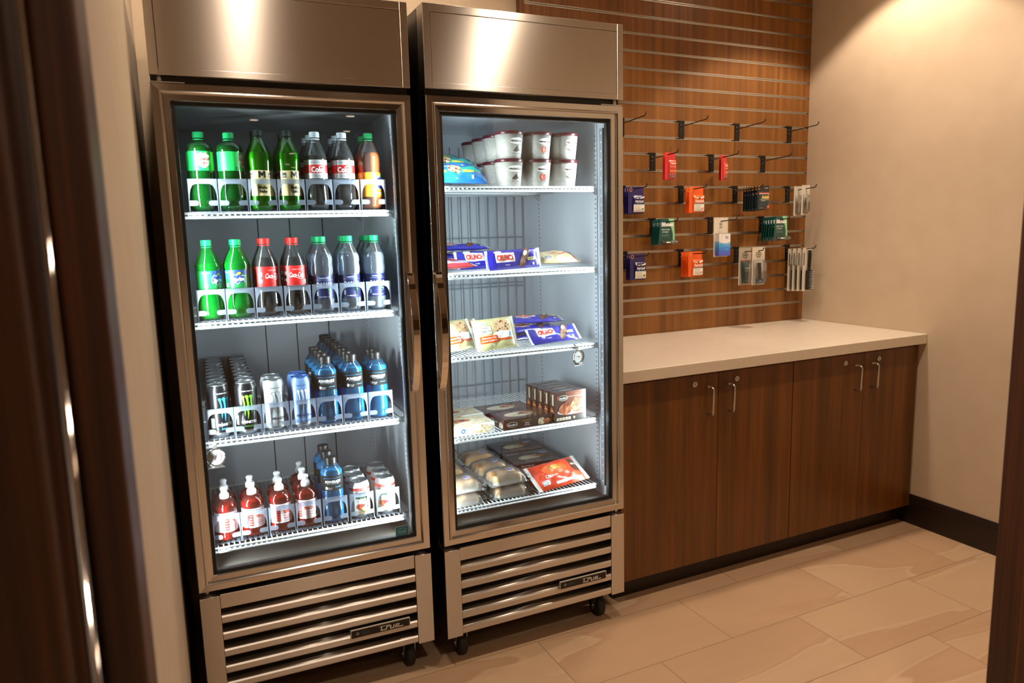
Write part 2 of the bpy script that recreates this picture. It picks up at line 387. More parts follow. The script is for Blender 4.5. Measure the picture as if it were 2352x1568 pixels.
# ------------------------------------------------------------------ counter and cabinets
ZC, ZB_ = .914, .8686
ct = MB(); ct.box(1.436, .002, ZB_, XW-.001, YS-.001, ZC, QUARTZ)
co = ct.build('countertop', bev=.003); tag(co, 'long cream quartz countertop over the walnut cabinets below the slatwall', 'countertop')
def cabinet(x0, x1, label, seam, filler=0):
    r = thing('base_cabinet', label, 'cabinet', T(x0, 0, 0)); wd = x1-x0
    b = MB(); b.box(.001, .056, .089, wd-.001, YS-.002, ZB_-.0005, WALNUT2)
    if filler: b.box(wd-filler, .0345, .089, wd-.001, .056, ZB_-.0005, WALNUT2)
    b.build('body', r)
    MB().box(.001, .092, 0, wd-.001, .105, .0885, ESPRESSO).build('toe_kick', r)
    sm = seam-x0
    for d, (a, c) in enumerate(((.0025, sm-.0012), (sm+.0012, wd-filler-.0015))):
        dr = MB().box(a, .0345, .090, c, .0550, ZB_-.011, WALNUT2).build('door', r, bev=.0008)
        hx = sm-.051 if d == 0 else sm+.054
        h = MB(); zt, zl = .806, .698; pts = [(hx, .0345, zt), (hx, .012, zt), (hx, .0065, zt-.002), (hx, .004, zt-.008), (hx, .004, zl+.008), (hx, .0065, zl+.002), (hx, .012, zl), (hx, .0345, zl)]
        h.tube(pts, .0045, ALU, 10); h.build('handle', dr)
        lx = sm-.118 if d == 0 else sm+.092
        lk = MB(); m0 = len(lk.v); lk.lathe([(0, .0028), (.0045, .003), (.0078, .0038), (.0105, .004), (.0112, .001), (.0112, 0)], ALU, 24)
        lk.box(-.0010, -.004, .0030, .0010, .004, .0036, BLACKP); lk.xf(T(lx, .0345, .8225) @ Rx(PI/2)); lk.build('lock', dr)
    return r
cabinet(1.452, 2.312, 'two-door walnut base cabinet standing against the freezer', 1.914)
cabinet(2.312, XW-.013, 'two-door walnut base cabinet standing against the plain wall', 2.735, .012)
#==COOLERS==
# ------------------------------------------------------------------ refrigerators
W_, DT, DB = .686, 1.8243, .4255
def frame_ring(b, x0, z0, x1, z1, steps, m):
    """mitred frame: steps = [(inset, y)] from outside to inside"""
    for (i0, y0), (i1, y1) in zip(steps, steps[1:]):
        A = [(x0+i0, y0, z0+i0), (x1-i0, y0, z0+i0), (x1-i0, y0, z1-i0), (x0+i0, y0, z1-i0)]
        B = [(x0+i1, y1, z0+i1), (x1-i1, y1, z0+i1), (x1-i1, y1, z1-i1), (x0+i1, y1, z1-i1)]
        b.add(A+B, [(k, (k+1) % 4, (k+1) % 4+4, k+4) for k in range(4)], m)
def fridge(Mx, label, hinge, yback, led_z, liner, shelves, sx0, sx1, grid_back):
    r = thing('display_refrigerator', label, 'refrigerator', Mx); yo = yback+.014
    xi0, xi1, zi0, zi1 = .030, .656, .455, 1.80
    b = MB()                                                        # outer shell: black sides, back, top and bottom
    b.box(0, .058, .40, xi0-.004, yo, 2.078, BLACKM); b.box(xi1+.004, .058, .40, W_, yo, 2.078, BLACKM)
    b.box(xi0-.004, yback+.004, .40, xi1+.004, yo, 2.078, BLACKM)
    b.box(xi0-.004, .058, zi1+.004, xi1+.004, yback+.004, 2.078, BLACKM); b.box(xi0-.004, .058, .40, xi1+.004, yback+.004, zi0-.004, BLACKM)
    b.box(.002, .12, .13, .03, yo, .40, BLACKM); b.box(W_-.03, .12, .13, W_-.002, yo, .40, BLACKM); b.box(.03, .16, .118, W_-.03, yo, .14, BLACKM)
    b.build('cabinet_shell', r)
    b = MB()                                                        # liner: open box, seen from inside
    b.box(xi0-.0035, .058, zi0, xi0, yback, zi1, liner); b.box(xi1, .058, zi0, xi1+.0035, yback, zi1, liner)
    b.box(xi0-.003, yback, zi0, xi1+.003, yback+.0035, zi1, liner); b.box(xi0, .058, zi0-.0035, xi1, yback, zi0, mat('interior_floor', '5c5650', .35)); b.box(xi0, .058, zi1, xi1, yback, zi1+.0035, liner)
    if not grid_back:
        for x in (.288, .400, .52): b.box(x-.002, yback-.0012, zi0, x+.002, yback, zi1, mat('seam_grey', '3c4248', .5))
        b.box(.12, .45, 1.06+.4, .56, yback, 1.06+.41, liner) if False else None
    b.build('liner', r)
    # header
    b = MB(); z0, z1 = 1.8431, 2.0798; g = .0012
    b.box(0, 0, z0, .0225, .055, z1, STEEL); b.box(W_-.0225, 0, z0, W_, .055, z1, STEEL)
    b.box(.0225, 0, z1-.0225, W_-.0225, .055, z1, STEEL); b.box(.0225, 0, z0, W_-.0225, .055, z0+.018, STEEL)
    b.build('header_frame', r, bev=.0012)
    MB().box(.0225+g, .0018, z0+.0185, W_-.0225-g, .05, z1-.0225-g, STEEL).build('header_panel', r)
    MB().box(.004, .024, DT+.001, W_-.004, .07, z0-.0005, BLACKP).build('header_gap_strip', r)
    # door
    d = MB(); S0 = [(.004, .050), (.000, .046), (.0, .003), (.002, .0), (.019, .0005), (.0205, -.004), (.0235, -.0052), (.0265, -.003), (.028, .0045), (.0425, .0055), (.0445, .009), (.0445, .040)]
    frame_ring(d, 0, DB, W_, DT, S0, STEELP)
    door = d.build('door', r)
    g_ = MB(); frame_ring(g_, 0, DB, W_, DT, [(.0445, .011), (.0525, .0125), (.0535, .018), (.0535, .034), (.0445, .035)], GASKET)
    frame_ring(g_, 0, DB, W_, DT, [(.006, .050), (.006, .0575), (.034, .0575), (.034, .050), (.006, .050)], GASKET); g_.build('gasket', door)
    MB().box(.0450, .0160, DB+.0450, W_-.0450, .0185, DT-.0450, GLASS).build('glass_pane', door)
    s = 1 if hinge == 'L' else -1; hx = .658 if hinge == 'L' else .018
    h = MB(); za, zz = .945, 1.303; pts = []
    for i in range(25):
        t = i/24; z = za+(zz-za)*t; y = -.004-.046*min(1, sin(PI*t)**.75*1.0); pts.append((hx-(0 if s > 0 else .004), y, z))
    h.bar(pts, [(-.0105, -.003), (.0105, -.003), (.0115, 0), (.0105, .003), (-.0105, .003), (-.0115, 0)], CHROME)
    h.box(hx-.0115, -.010, za-.004, hx+.0085, .0, za+.030, CHROME); h.box(hx-.0115, -.010, zz-.030, hx+.0085, .0, zz+.004, CHROME)
    h.build('handle', door, bev=.001)
    hg = MB(); hx0 = .022 if hinge == 'L' else W_-.022
    hg.box(min(hx0-.02*s, hx0+.06*s), .006, DT-.0005, max(hx0-.02*s, hx0+.06*s), .045, DT+.0035, ALU); hg.lathe([(.007, 0), (.007, .016)], ALU, 12, (hx0, .022, DT+.003)); hg.build('hinge', r)
    hg = MB(); hg.lathe([(.007, 0), (.007, .014)], ALU, 12, (hx0, .022, DB-.014)); hg.build('hinge', r)
    # grille
    zp0, zp1 = .1063, .4079
    for x in (0, W_-.0535): MB().box(x, 0, zp0, x+.0535, .10, zp1, STEEL).build('grille_post', r, bev=.0015)
    MB().box(.0545, .004, .3665, W_-.0545, .05, zp1+.002, STEEL).build('grille_top_bar', r, bev=.001)
    b = MB()
    for k in range(5):
        z = .3475-.0523*k
        pr = [(.050, .000), (.020, .003), (.0045, -.003), (.002, -.008), (.0018, -.022), (.004, -.0265), (.010, -.028), (.012, -.0265), (.009, -.020), (.010, -.008), (.022, -.001), (.050, -.004)]
        b.prism(pr, lambda a, c: (.0545, a, z+c), lambda a, c: (W_-.0545, a, z+c), STEEL)
    b.build('louver_grille', r)
    MB().box(.05, .051, .11, W_-.05, .053, .40, BLACKP).build('grille_backing', r)
    # badge
    bd = MB(); bd.box(.4165, -.0052, .181, .6055, .0005, .2090, mat('badge_rim', 'cfc6ba', .3, 0)); bd.box(.4185, -.0058, .183, .6035, -.005, .2070, BLACKP)
    S = frontS(.4185, -.0058, .183)
    WH = flat('e9e2d6')
    bd.ell(S, .019, .012, .0042, .0042, WH, .0003); bd.ell(S, .019, .012, .0030, .0030, BLACKP, .0005); bd.rect(S, .030, .0055, .056, .0185, flat('22302c'), .0003)
    # stroked script logo
    def stroke(pts, w): 
        for (a, b_), (c, e) in zip(pts, pts[1:]):
            L_ = math.hypot(c-a, e-b_) or 1; nx, ny = -(e-b_)/L_*w/2, (c-a)/L_*w/2; ex, ey = (c-a)/L_*w*.4, (e-b_)/L_*w*.4
            bd.poly(S, [(a-ex+nx, b_-ey+ny), (c+ex+nx, e+ey+ny), (c+ex-nx, e+ey-ny), (a-ex-nx, b_-ey-ny)], WH, .0006)
    o = .088; hh = lambda x, y: (o+x+.25*y, .0045+y)
    stroke([hh(-.004, .0135), hh(.030, .0135)], .0016)
    stroke([hh(.004, .0135), hh(.004, .001), hh(.010, .001), hh(.018, .001)], .0034)
    stroke([hh(.021, .001), hh(.021, .010), hh(.029, .010)], .0034)
    stroke([hh(.034, .010), hh(.034, .001), hh(.044, .001), hh(.044, .010)], .0034)
    stroke([hh(.050, .0055), hh(.060, .0055), hh(.060, .0105), hh(.050, .0105), hh(.050, .001), hh(.075, .001)], .0028)
    bd.build('name_badge', r)
    # casters
    for cx, cy in ((.07, .075), (W_-.07, .075), (.06, yback-.08), (W_-.06, yback-.08)):
        c = MB(); c.box(-.025, -.03, .105, .025, .03, .1175, ALU)
        for sx_ in (-1, 1):
            c.prism([(-.022, .105), (.022, .105), (.012, .03), (.004, .022), (-.006, .028)], lambda a, e: (sx_*.0175, a, e), lambda a, e: (sx_*.0200, a, e), ALU)
            c.lathe([(.007, 0), (.006, .003), (0, .003)], ALU, 10); k = len(c.v)-30; c.xf(T(sx_*.020, .002, .042) @ Ry(sx_*PI/2), k)
        ca = c.build('caster', r, (cx, cy, 0)); c2 = MB(); c2.lathe([(.010, -.015), (.036, -.015), (.042, -.010), (.042, .010), (.036, .015), (.010, .015)], mat('rubber', '141414', .6), 24); c2.xf(T(0, .002, .042) @ Ry(PI/2)); c2.build('wheel', ca)
    # led strips
    for s_ in (-1, 1):
        b = MB(); x = .343+s_*.300; z0, z1 = led_z
        b.box(min(x, x+s_*.008), .062, z0, max(x, x+s_*.008), .084, z1, mat('led_housing', '8a929c', .35))
        st = b.build('light_strip', r); l = MB(); n = int((z1-z0)/.030); l.ell(lambda u, v, o: (-s_*(.0004+o), u, v), 0, 0, .0035, .0035, emis('led', (.80, .90, 1.0), 1.1, False), 0, n=12, rings=1)
        d0 = l.build('diode', st, (x, .072, z0+.015))
        for i in range(1, n):
            d1 = d0.copy(); COL.objects.link(d1); d1.parent = st; d1.location = (x, .072, z0+.015+i*.030)
    # pilasters with slots
    for px, py in ((xi0, .115), (xi0, yback-.09), (xi1, .115), (xi1, yback-.09)):
        s_ = 1 if px < .3 else -1; b = MB(); x1 = px+s_*.004; b.box(min(px, x1), py, zi0+.01, max(px, x1), py+.018, zi1-.01, liner)
        DK = mat('slot_dark', '15181b', .6); xx = x1+s_*.0003
        for i in range(int((zi1-zi0-.06)/.0165)):
            z = zi0+.03+i*.0165; b.box(min(x1, xx), py+.0065, z, max(x1, xx), py+.0115, z+.005, DK)
        b.build('shelf_pilaster', r)
    if grid_back:
        b = MB(); gy = yback-.012; Wg = mat('grey_wire', 'a8b0b8', .35)
        for i in range(15): x = xi0+.04+i*.0385; b.tube([(x, gy, zi0+.01), (x, gy, zi1-.05)], .0022, Wg, 6)
        for z in (.62, .80, 1.20, 1.215, 1.40, 1.70): b.tube([(xi0+.03, gy+.003, z), (xi1-.045, gy+.003, z)], .0022, Wg, 6)
        b.build('back_guard', r)
    # wire shelves
    for z in shelves:
        b = MB(); y0, y1 = .090, yback-.03; rr = .0017; n = 38; xa, xb = sx0, sx1
        for i in range(n+1):
            x = xa+(xb-xa)*i/n; b.tube([(x, y1, z-rr), (x, y0+.002, z-rr), (x, y0-.0005, z-.004)], rr, WHITE, 6); b.box(x-.0026, y0-.0025, z-.0125, x+.0026, y0+.0010, z-.0060, WHITE)
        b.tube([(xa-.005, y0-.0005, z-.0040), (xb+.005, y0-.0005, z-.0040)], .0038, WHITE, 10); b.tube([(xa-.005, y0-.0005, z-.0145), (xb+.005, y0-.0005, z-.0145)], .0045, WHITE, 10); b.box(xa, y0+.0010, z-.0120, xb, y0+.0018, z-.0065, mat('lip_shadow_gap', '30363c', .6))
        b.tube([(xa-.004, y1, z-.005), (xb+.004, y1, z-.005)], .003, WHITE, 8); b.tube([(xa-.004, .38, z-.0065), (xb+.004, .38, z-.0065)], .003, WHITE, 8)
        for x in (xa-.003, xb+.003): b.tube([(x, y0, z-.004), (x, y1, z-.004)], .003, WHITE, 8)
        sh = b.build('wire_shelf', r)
        for px, py in ((xi0+.004, .115), (xi0+.004, yback-.09), (xi1-.004, .115), (xi1-.004, yback-.09)):
            s_ = 1 if px < .3 else -1; b = MB(); b.prism([(0, -.007), (s_*.022, -.007), (s_*.022, -.011), (0, -.026)], lambda a, c: (px+a, py, z+c), lambda a, c: (px+a, py+.014, z+c), ALU); b.build('shelf_clip', sh)
    return r, door
ZL = [1.4975, 1.1885, .8410, .5180]; ZR = [1.5690, 1.2930, 1.0245, .7520, .5060]
fl, doorL = fridge(FL, 'tall glass-door drinks cooler filled with bottles and cans', 'L', .700, (.47, 1.73), LINER2, ZL, .046, .628, False)
fr_, doorR = fridge(FR, 'tall glass-door freezer holding ice cream and frozen meals', 'R', .640, (.50, 1.76), LINER, ZR, .052, .618, True)
b = MB(); S = frontS(.578, .0155, .4735); b.rect(S, 0, 0, .044, .0375, flat('b8c4c4')); b.rect(S, .0015, .0015, .0425, .036, flat('2c6f86'), .0006); b.ell(S, .022, .021, .014, .009, flat('5f9fb2'), .0009); b.ell(S, .022, .021, .012, .007, flat('2c6f86'), .0011)
b.text(S, 'energy', .022, .020, .008, flat('9fc4cf'), .0014, shear=.3, wmax=.026)
so = b.build('energy_sticker', doorL); so['label'] = 'square teal energy sticker'
#==DRINKS==
# ------------------------------------------------------------------ drinks
ORD = ['front', 'second', 'third', 'fourth', 'fifth', 'sixth', 'seventh', 'eighth', 'ninth']
def bottle(name, prof, zc, capr, capcol, shell, liquid, level, label_fn, caph=.0165, lobes=5, sport=False, cat='bottle'):
    r = thing(name); r['category'] = cat
    MB().lathe([(0, .004)]+prof, shell, 30, lobes=lobes).build('body', r)
    if liquid:
        ins = [(max(x-.0013, 0), z+.0015) for x, z in prof if z < level]; ins = [(0, ins[0][1]+.003)]+ins
        x_end = next((p for p in zip(prof, prof[1:]) if p[0][1] <= level <= p[1][1]), None)
        if x_end: (ra, za), (rb, zb_) = x_end; q = (level-za)/max(zb_-za, 1e-6); ins.append((ra+(rb-ra)*q-.0013, level))
        ins.append((0, level)); MB().lathe(ins, liquid, 26, lobes=lobes).build('liquid', r)
    cm = mat('cap_'+capcol, capcol, .38); b = MB()
    if sport:
        b.lathe([(capr, zc-.002), (capr, zc+.010), (capr*.93, zc+.0125), (.0095, zc+.017), (.0085, zc+.019), (.0085, zc+.024), (.0105, zc+.0275), (.0105, zc+.031), (.008, zc+.0345), (0, zc+.035)], cm, 24)
    else:
        n = 36; vs = []; fs = []
        lv = [(1, zc), (1, zc+.002), (1.0, zc+.0022), (1.0, zc+caph-.002), (.95, zc+caph-.0006), (.86, zc+caph)]
        for j, (k, z) in enumerate(lv):
            for i in range(n):
                rr = capr*k*(1 if (i % 2 or j in (0, 1, 5)) else .965); vs.append((rr*cos(2*PI*i/n), rr*sin(2*PI*i/n), z))
        for j in range(len(lv)-1):
            for i in range(n): fs.append((j*n+i, j*n+(i+1) % n, (j+1)*n+(i+1) % n, (j+1)*n+i))
        fs.append(tuple((len(lv)-1)*n+i for i in range(n))); b.add(vs, fs, cm, True)
    b.lathe([(capr*.80, zc-.006), (capr*1.0, zc-.0055), (capr*1.0, zc-.0035), (capr*.8, zc-.003)], shell if sport else cm, 24)
    b.build('cap', r)
    if label_fn: l = MB(); label_fn(l); l.build('label', r)
    return r
def wrap(l, r, z0, z1, m, n=40):
    l.lathe([(r, z0), (r, z1)], m, n); l.f = l.f[:-2] if len(l.f[-1]) > 4 else l.f; l.m = l.m[:len(l.f)]; l.s = l.s[:len(l.f)]
Wt, Bk = flat('f4f4f2'), flat('0c0c0e')
PC = [(.020, .001), (.030, .004), (.0345, .014), (.0355, .04), (.0345, .062), (.0335, .075), (.0340, .088), (.0342, .092), (.0342, .148), (.0335, .155), (.029, .170), (.0225, .186), (.0165, .200), (.0135, .208), (.0125, .212), (.0125, .216)]
PG = [(.020, .001), (.029, .004), (.0350, .014), (.0365, .04), (.0365, .060), (.0350, .072), (.0362, .085), (.0365, .100), (.0358, .112), (.0358, .166), (.0365, .170), (.0352, .180), (.029, .189), (.0185, .194), (.0135, .199), (.0125, .201), (.0125, .204)]
PM = [(.020, .001), (.029, .004), (.0345, .014), (.0350, .036), (.0340, .042), (.0340, .116), (.0352, .128), (.0358, .145), (.0345, .160), (.029, .176), (.0215, .192), (.0158, .204), (.0130, .210), (.0125, .216)]
PS = [(.020, .001), (.030, .004), (.0350, .014), (.0362, .045), (.0350, .075), (.0345, .090), (.0345, .142), (.0362, .148), (.0362, .156), (.0330, .166), (.0255, .184), (.0180, .198), (.0135, .208), (.0125, .212), (.0125, .214)]
PD = [(.020, .001), (.030, .004), (.0330, .012), (.0335, .040), (.0320, .043), (.0320, .113), (.0345, .120), (.0350, .135), (.0328, .147), (.0345, .158), (.0335, .168), (.0270, .184), (.0195, .200), (.0135, .211), (.0125, .216)]
PP = [(.026, .001), (.032, .004), (.0360, .012), (.0360, .052), (.0345, .058), (.0360, .066), (.0360, .100), (.0340, .106), (.0340, .158), (.0345, .162), (.0300, .172), (.0215, .185), (.0165, .190), (.0160, .193)]
PH = [(.024, .001), (.030, .004), (.0335, .010), (.0340, .026), (.0325, .030), (.0325, .092), (.0340, .097), (.0335, .108), (.0270, .120), (.0160, .127), (.0135, .130)]
sh_clear = clear('clear_bottle', 'f6fafc', .05, .05, 'ffffff')
sh_green = clear('green_bottle', '58c46a', .05, .20, '1f8f3a')
sh_spr = clear('bright_green_bottle', '60e070', .05, .30, '12c244')
lq_ginger = clear('pale_green_drink', '9cd070', .03, .35, '7fc848')
lq_spr = clear('bright_green_drink', '40e060', .03, .55, '18e24a')
lq_cola = clear('cola', '1c0805', .03, .93, '120604', glow=.15)
lq_mello = clear('lime_drink', '50c020', .03, .90, '6ce626')
lq_fanta = clear('orange_drink', 'ff9030', .02, .97, 'ff7a18')
lq_water = clear('water', 'e8f0f8', .03, .50, 'd4e2fa')
lq_blue = clear('blue_drink', '30a0f0', .02, .97, '2eb2ff', glow=.6)
lq_red = clear('red_drink', 'f05038', .02, .72, 'e02a18')
def lb_ginger(l):
    r = .0361; wrap(l, r, .113, .166, flat('12b04a')); S = cylS(r)
    l.rect(S, -.030, .115, -.020, .124, flat('0b7a34'), nu=4); l.rect(S, .020, .114, .034, .165, flat('7fbf5a'), nu=6)
    sh = [(-.019, .156), (-.012, .158), (-.006, .163), (0, .160), (.006, .163), (.012, .158), (.019, .156), (.017, .146), (.020, .138), (.015, .128), (.007, .122), (0, .119), (-.007, .122), (-.015, .128), (-.020, .138), (-.017, .146)]
    def shield(k, m, off):
        for (a, c), (d, e) in zip(sh, sh[1:]+sh[:1]): l.add([S(0, .141, off), S(a*k*.5, .141+(c-.141)*k*.5, off), S(a*k, .141+(c-.141)*k, off), S(d*k, .141+(e-.141)*k, off), S(d*k*.5, .141+(e-.141)*k*.5, off)], [(0, 1, 4), (1, 2, 3, 4)], m)
    shield(1, flat('b9a06a'), .0006); shield(.9, flat('f2ece0'), .0009)
    R = flat('8a1f24'); l.text(S, 'CANADA', 0, .1445, .0115, R, .0014, .03, wmax=.034); l.text(S, 'DRY', 0, .1325, .0115, R, .0014, .03, wmax=.020)
    l.text(S, 'GINGER ALE', 0, .1545, .0035, R, .0014)
def lb_mello(l):
    r = .0344; wrap(l, r, .043, .115, flat('cdbb85')); 
    for a0 in (-1.2, .35, 1.9, 3.4):
        S = cylS(r, a0); x = 0
        l.poly(S, [(-.010, .094), (-.010, .113), (-.0055, .113), (0, .1045), (.0055, .113), (.010, .113), (.010, .094), (.006, .094), (.006, .1055), (0, .097), (-.006, .1055), (-.006, .094)], Bk)
        l.poly(S, [(-.011, .078), (-.002, .078), (.008, .087), (-.004, .087)], Bk)
        l.text(S, 'Mello', 0, .0665, .0115, Bk, .0008, .04); l.text(S, 'Yello', 0, .0555, .0115, Bk, .0008, .04)
        l.rect(S, .018, .095, .030, .109, flat('3c3a30'), nu=3); l.rect(S, .020, .0985, .028, .1005, Wt, .0007, nu=2); l.rect(S, .019, .072, .026, .082, flat('ece2bd'), nu=2)
def lb_diet(l):
    r = .0348; wrap(l, r, .093, .147, mat('silver_label', 'c4c6c8', .35, .3)); l.lathe([(r+.0003, .1085), (r+.0003, .1325)], flat('c5211c'), 40); del l.f[-2:]; del l.m[-2:]; del l.s[-2:]
    for a0 in (0, PI):
        S = cylS(r, a0); l.text(S, 'Coke', 0, .119, .0215, Wt, .0010, .035, wmax=.037, sx=.95); l.text(S, 'diet', .010, .1285, .006, Wt, .0010)
        l.text(S, 'NO SUGAR NO CALORIES', 0, .1395, .0042, flat('6a6a70'), .0008, wmax=.040); l.text(S, 'zero calories', 0, .1008, .0048, flat('6a6a70'), .0008)
def lb_fanta(l):
    r = .0345; wrap(l, r, .039, .112, flat('ff9a2a'))
    for a0 in (.35, .35+PI):
        S = cylS(r, a0); l.ell(S, .004, .082, .019, .022, flat('f6e6d8'), .0006, rings=3); l.ell(S, .004, .080, .0165, .0185, flat('24408e'), .0009, rings=3, rot=.4)
        l.text(S, 'Fanta', .003, .078, .0125, Wt, .0014, .03, shear=.2, wmax=.029, rot=.2); l.ell(S, .010, .102, .007, .004, flat('3f9c35'), .0009, rot=.5)
        l.text(S, 'ORANGE', 0, .050, .006, Wt, .0008, .02)
def lb_sprite(l):
    r = .0349; wrap(l, r, .091, .142, flat('14803f'))
    for a0 in (0, PI):
        S = cylS(r, a0); l.rect(S, -.047, .116, -.018, .1415, flat('1f5fae'), nu=7); l.rect(S, -.018, .128, .030, .1415, flat('1d3f86'), nu=10)
        l.poly(S, [(-.021, .118), (-.013, .130), (-.004, .1275), (.004, .134), (.007, .126), (.021, .125), (.0155, .116), (.018, .106), (.004, .107), (-.004, .100), (-.009, .108), (-.019, .106)], Wt, .0007)
        l.poly(S, [(-.019, .117), (-.0125, .1285), (-.004, .126), (.004, .132), (.006, .1245), (.019, .1235), (.0140, .116), (.016, .107), (.004, .1085), (-.004, .102), (-.009, .110), (-.0175, .108)], flat('1c3f8c'), .0010)
        l.text(S, 'Sprite', -.001, .1155, .0155, Wt, .0015, .035, shear=.15, wmax=.030, rot=.10)
        l.ell(S, .001, .1320, .0062, .0034, flat('e2d21c'), .0013, rot=.5); l.ell(S, .0105, .129, .003, .0018, flat('3fa535'), .0014, rot=-.5); l.text(S, 'LEMON-LIME SODA', -.034, .136, .0038, flat('d8d020'), .0009, wmax=.022)
        l.rect(S, -.040, .094, -.032, .104, Wt, nu=2); l.rect(S, -.040, .098, -.032, .1015, flat('b02020'), .0007, nu=2)
def lb_cola(l):
    r = .0345; wrap(l, r, .090, .148, flat('d8201c'))
    for a0 in (.1, .1+PI):
        S = cylS(r, a0); l.text(S, 'Coca-Cola', 0, .121, .0195, Wt, .0011, .02, shear=.45, wmax=.043); l.tube([S(-.020+.04*t/8, .113+.0035*sin(t*.8), .0012) for t in range(9)], .0006, Wt, 5)
        l.text(S, 'ORIGINAL TASTE', 0, .137, .0032, Wt, .0009); l.text(S, '20 FL OZ', 0, .099, .004, flat('6a0d0a'), .0009)
        l.rect(S, .026, .094, .033, .106, Wt, nu=2); l.rect(S, -.044, .100, -.030, .134, flat('3a3a3e'), nu=4); l.rect(S, -.043, .102, -.031, .110, Wt, .0007, nu=4); l.rect(S, -.043, .120, -.031, .131, flat('e8e8ea'), .0007, nu=4)
def lb_water(l):
    r = .0325; wrap(l, r, .043, .113, flat('1a2152'))
    for a0 in (0, PI):
        S = cylS(r, a0); l.text(S, 'PURIFIED WATER', 0, .1065, .0040, Wt, .0008, .01); l.rect(S, -.030, .1005, .030, .1010, flat('8fa0d0'), .0006, nu=10); l.text(S, 'DASANI', 0, .0865, .0185, Wt, .0010, 0, wmax=.046, sx=.85)
        l.ell(S, .013, .0715, .0045, .0026, flat('3fae49'), .0008, rot=.7); l.ell(S, .017, .0685, .0042, .0022, flat('62c060'), .0010, rot=-.5); l.text(S, 'plantbottle', .014, .0625, .0032, flat('62c060'), .0008)
        l.text(S, '20 FL OZ (1.25 PT) 591 mL', 0, .0495, .0038, Wt, .0008, wmax=.034); l.rect(S, -.026, .053, -.021, .066, flat('c8d0e8'), nu=2)
def lb_power(l):
    r = .0344; wrap(l, r, .108, .156, flat('101114', 1))
    for a0 in (0, PI):
        S = cylS(r, a0); l.text(S, 'POWERADE', 0, .1375, .0112, Wt, .0012, .035, shear=.25, wmax=.050, sx=1.25); l.text(S, 'ZERO SUGAR MIXED BERRY', 0, .1305, .0030, flat('a8b0b8'), .0009, wmax=.038)
        l.rect(S, .006, .118, .026, .1195, flat('1c8fd8'), nu=4); l.ell(S, -.021, .117, .0042, .0052, flat('b8bcc2'), .0008); l.text(S, '28 FL OZ', -.010, .1175, .0036, Wt, .0008); l.text(S, '1.75 PT', -.010, .1130, .0036, Wt, .0008)
        l.rect(S, -.030, .148, .030, .1488, flat('1c8fd8'), nu=10)
def lb_punch(l):
    r = .0329; wrap(l, r, .031, .091, flat('f2dfe2'))
    for a0 in (0, PI):
        S = cylS(r, a0); R = flat('c8241c'); l.rect(S, -.030, .036, -.017, .082, R, nu=4)
        for k in range(5): l.text(S, 'FRUIT', -.0235, .0755-.0082*k, .0036, flat('f6d8cc'), .0008)
        l.text(S, 'Tummies', .006, .0795, .0095, flat('1f3f9c'), .0010, .035, wmax=.027, rot=.06); l.text(S, 'PUNCH', .006, .0655, .0150, flat('d8502a'), .0010, .04, wmax=.028); l.text(S, 'NATURALLY FLAVORED', .006, .0530, .0050, R, .0008, .01, wmax=.029)
        l.text(S, 'WATER DRINK', .006, .0455, .0058, R, .0008, .01, wmax=.026); l.text(S, '10.1 FL OZ', .006, .0375, .0038, flat('555555'), .0008)
        for k in range(9): l.rect(S, .028+k*.0014, .038, .0288+k*.0014, .052, flat('3a3a50'), .0006)
GREENC, RED, SILV, BLK = '10a860', 'd42a22', 'c9d3da', '101012'
pb = {}
pb['ginger'] = bottle('ginger_ale_bottle', PG, .2045, .0150, '0fa058', sh_green, lq_ginger, .176, lb_ginger)
pb['mello'] = bottle('citrus_soda_bottle', PM, .2140, .0148, '081810', clear('lime_bottle', 'a8f080', .05, .10, '40b820'), lq_mello, .168, lb_mello)
pb['diet'] = bottle('diet_cola_bottle', PC, .2135, .0150, SILV, sh_clear, lq_cola, .160, lb_diet)
pb['fanta'] = bottle('orange_soda_bottle', PM, .2140, .0145, '2fae66', sh_clear, lq_fanta, .172, lb_fanta)
pb['sprite'] = bottle('lemon_lime_soda_bottle', PS, .2130, .0152, GREENC, sh_spr, lq_spr, .162, lb_sprite)
pb['cola'] = bottle('cola_bottle', PC, .2140, .0148, RED, sh_clear, lq_cola, .172, lb_cola)
pb['water'] = bottle('water_bottle', PD, .2150, .0152, '0f9c5c', sh_clear, lq_water, .180, lb_water)
pb['power'] = bottle('sports_drink_bottle', PP, .1905, .0185, BLK, clear('blue_bottle', 'f0faff', .04, .08, '80d0ff'), lq_blue, .170, lb_power, caph=.020, lobes=0)
pb['punch'] = bottle('fruit_punch_bottle', PH, .1300, .0140, 'eef0f2', clear('rose_bottle', 'f8b0a0', .05, .08, 'f07060'), lq_red, .110, lb_punch, lobes=0, sport=True)
CANTOP = mat('can_aluminium', 'b8bcbf', .28, .95)
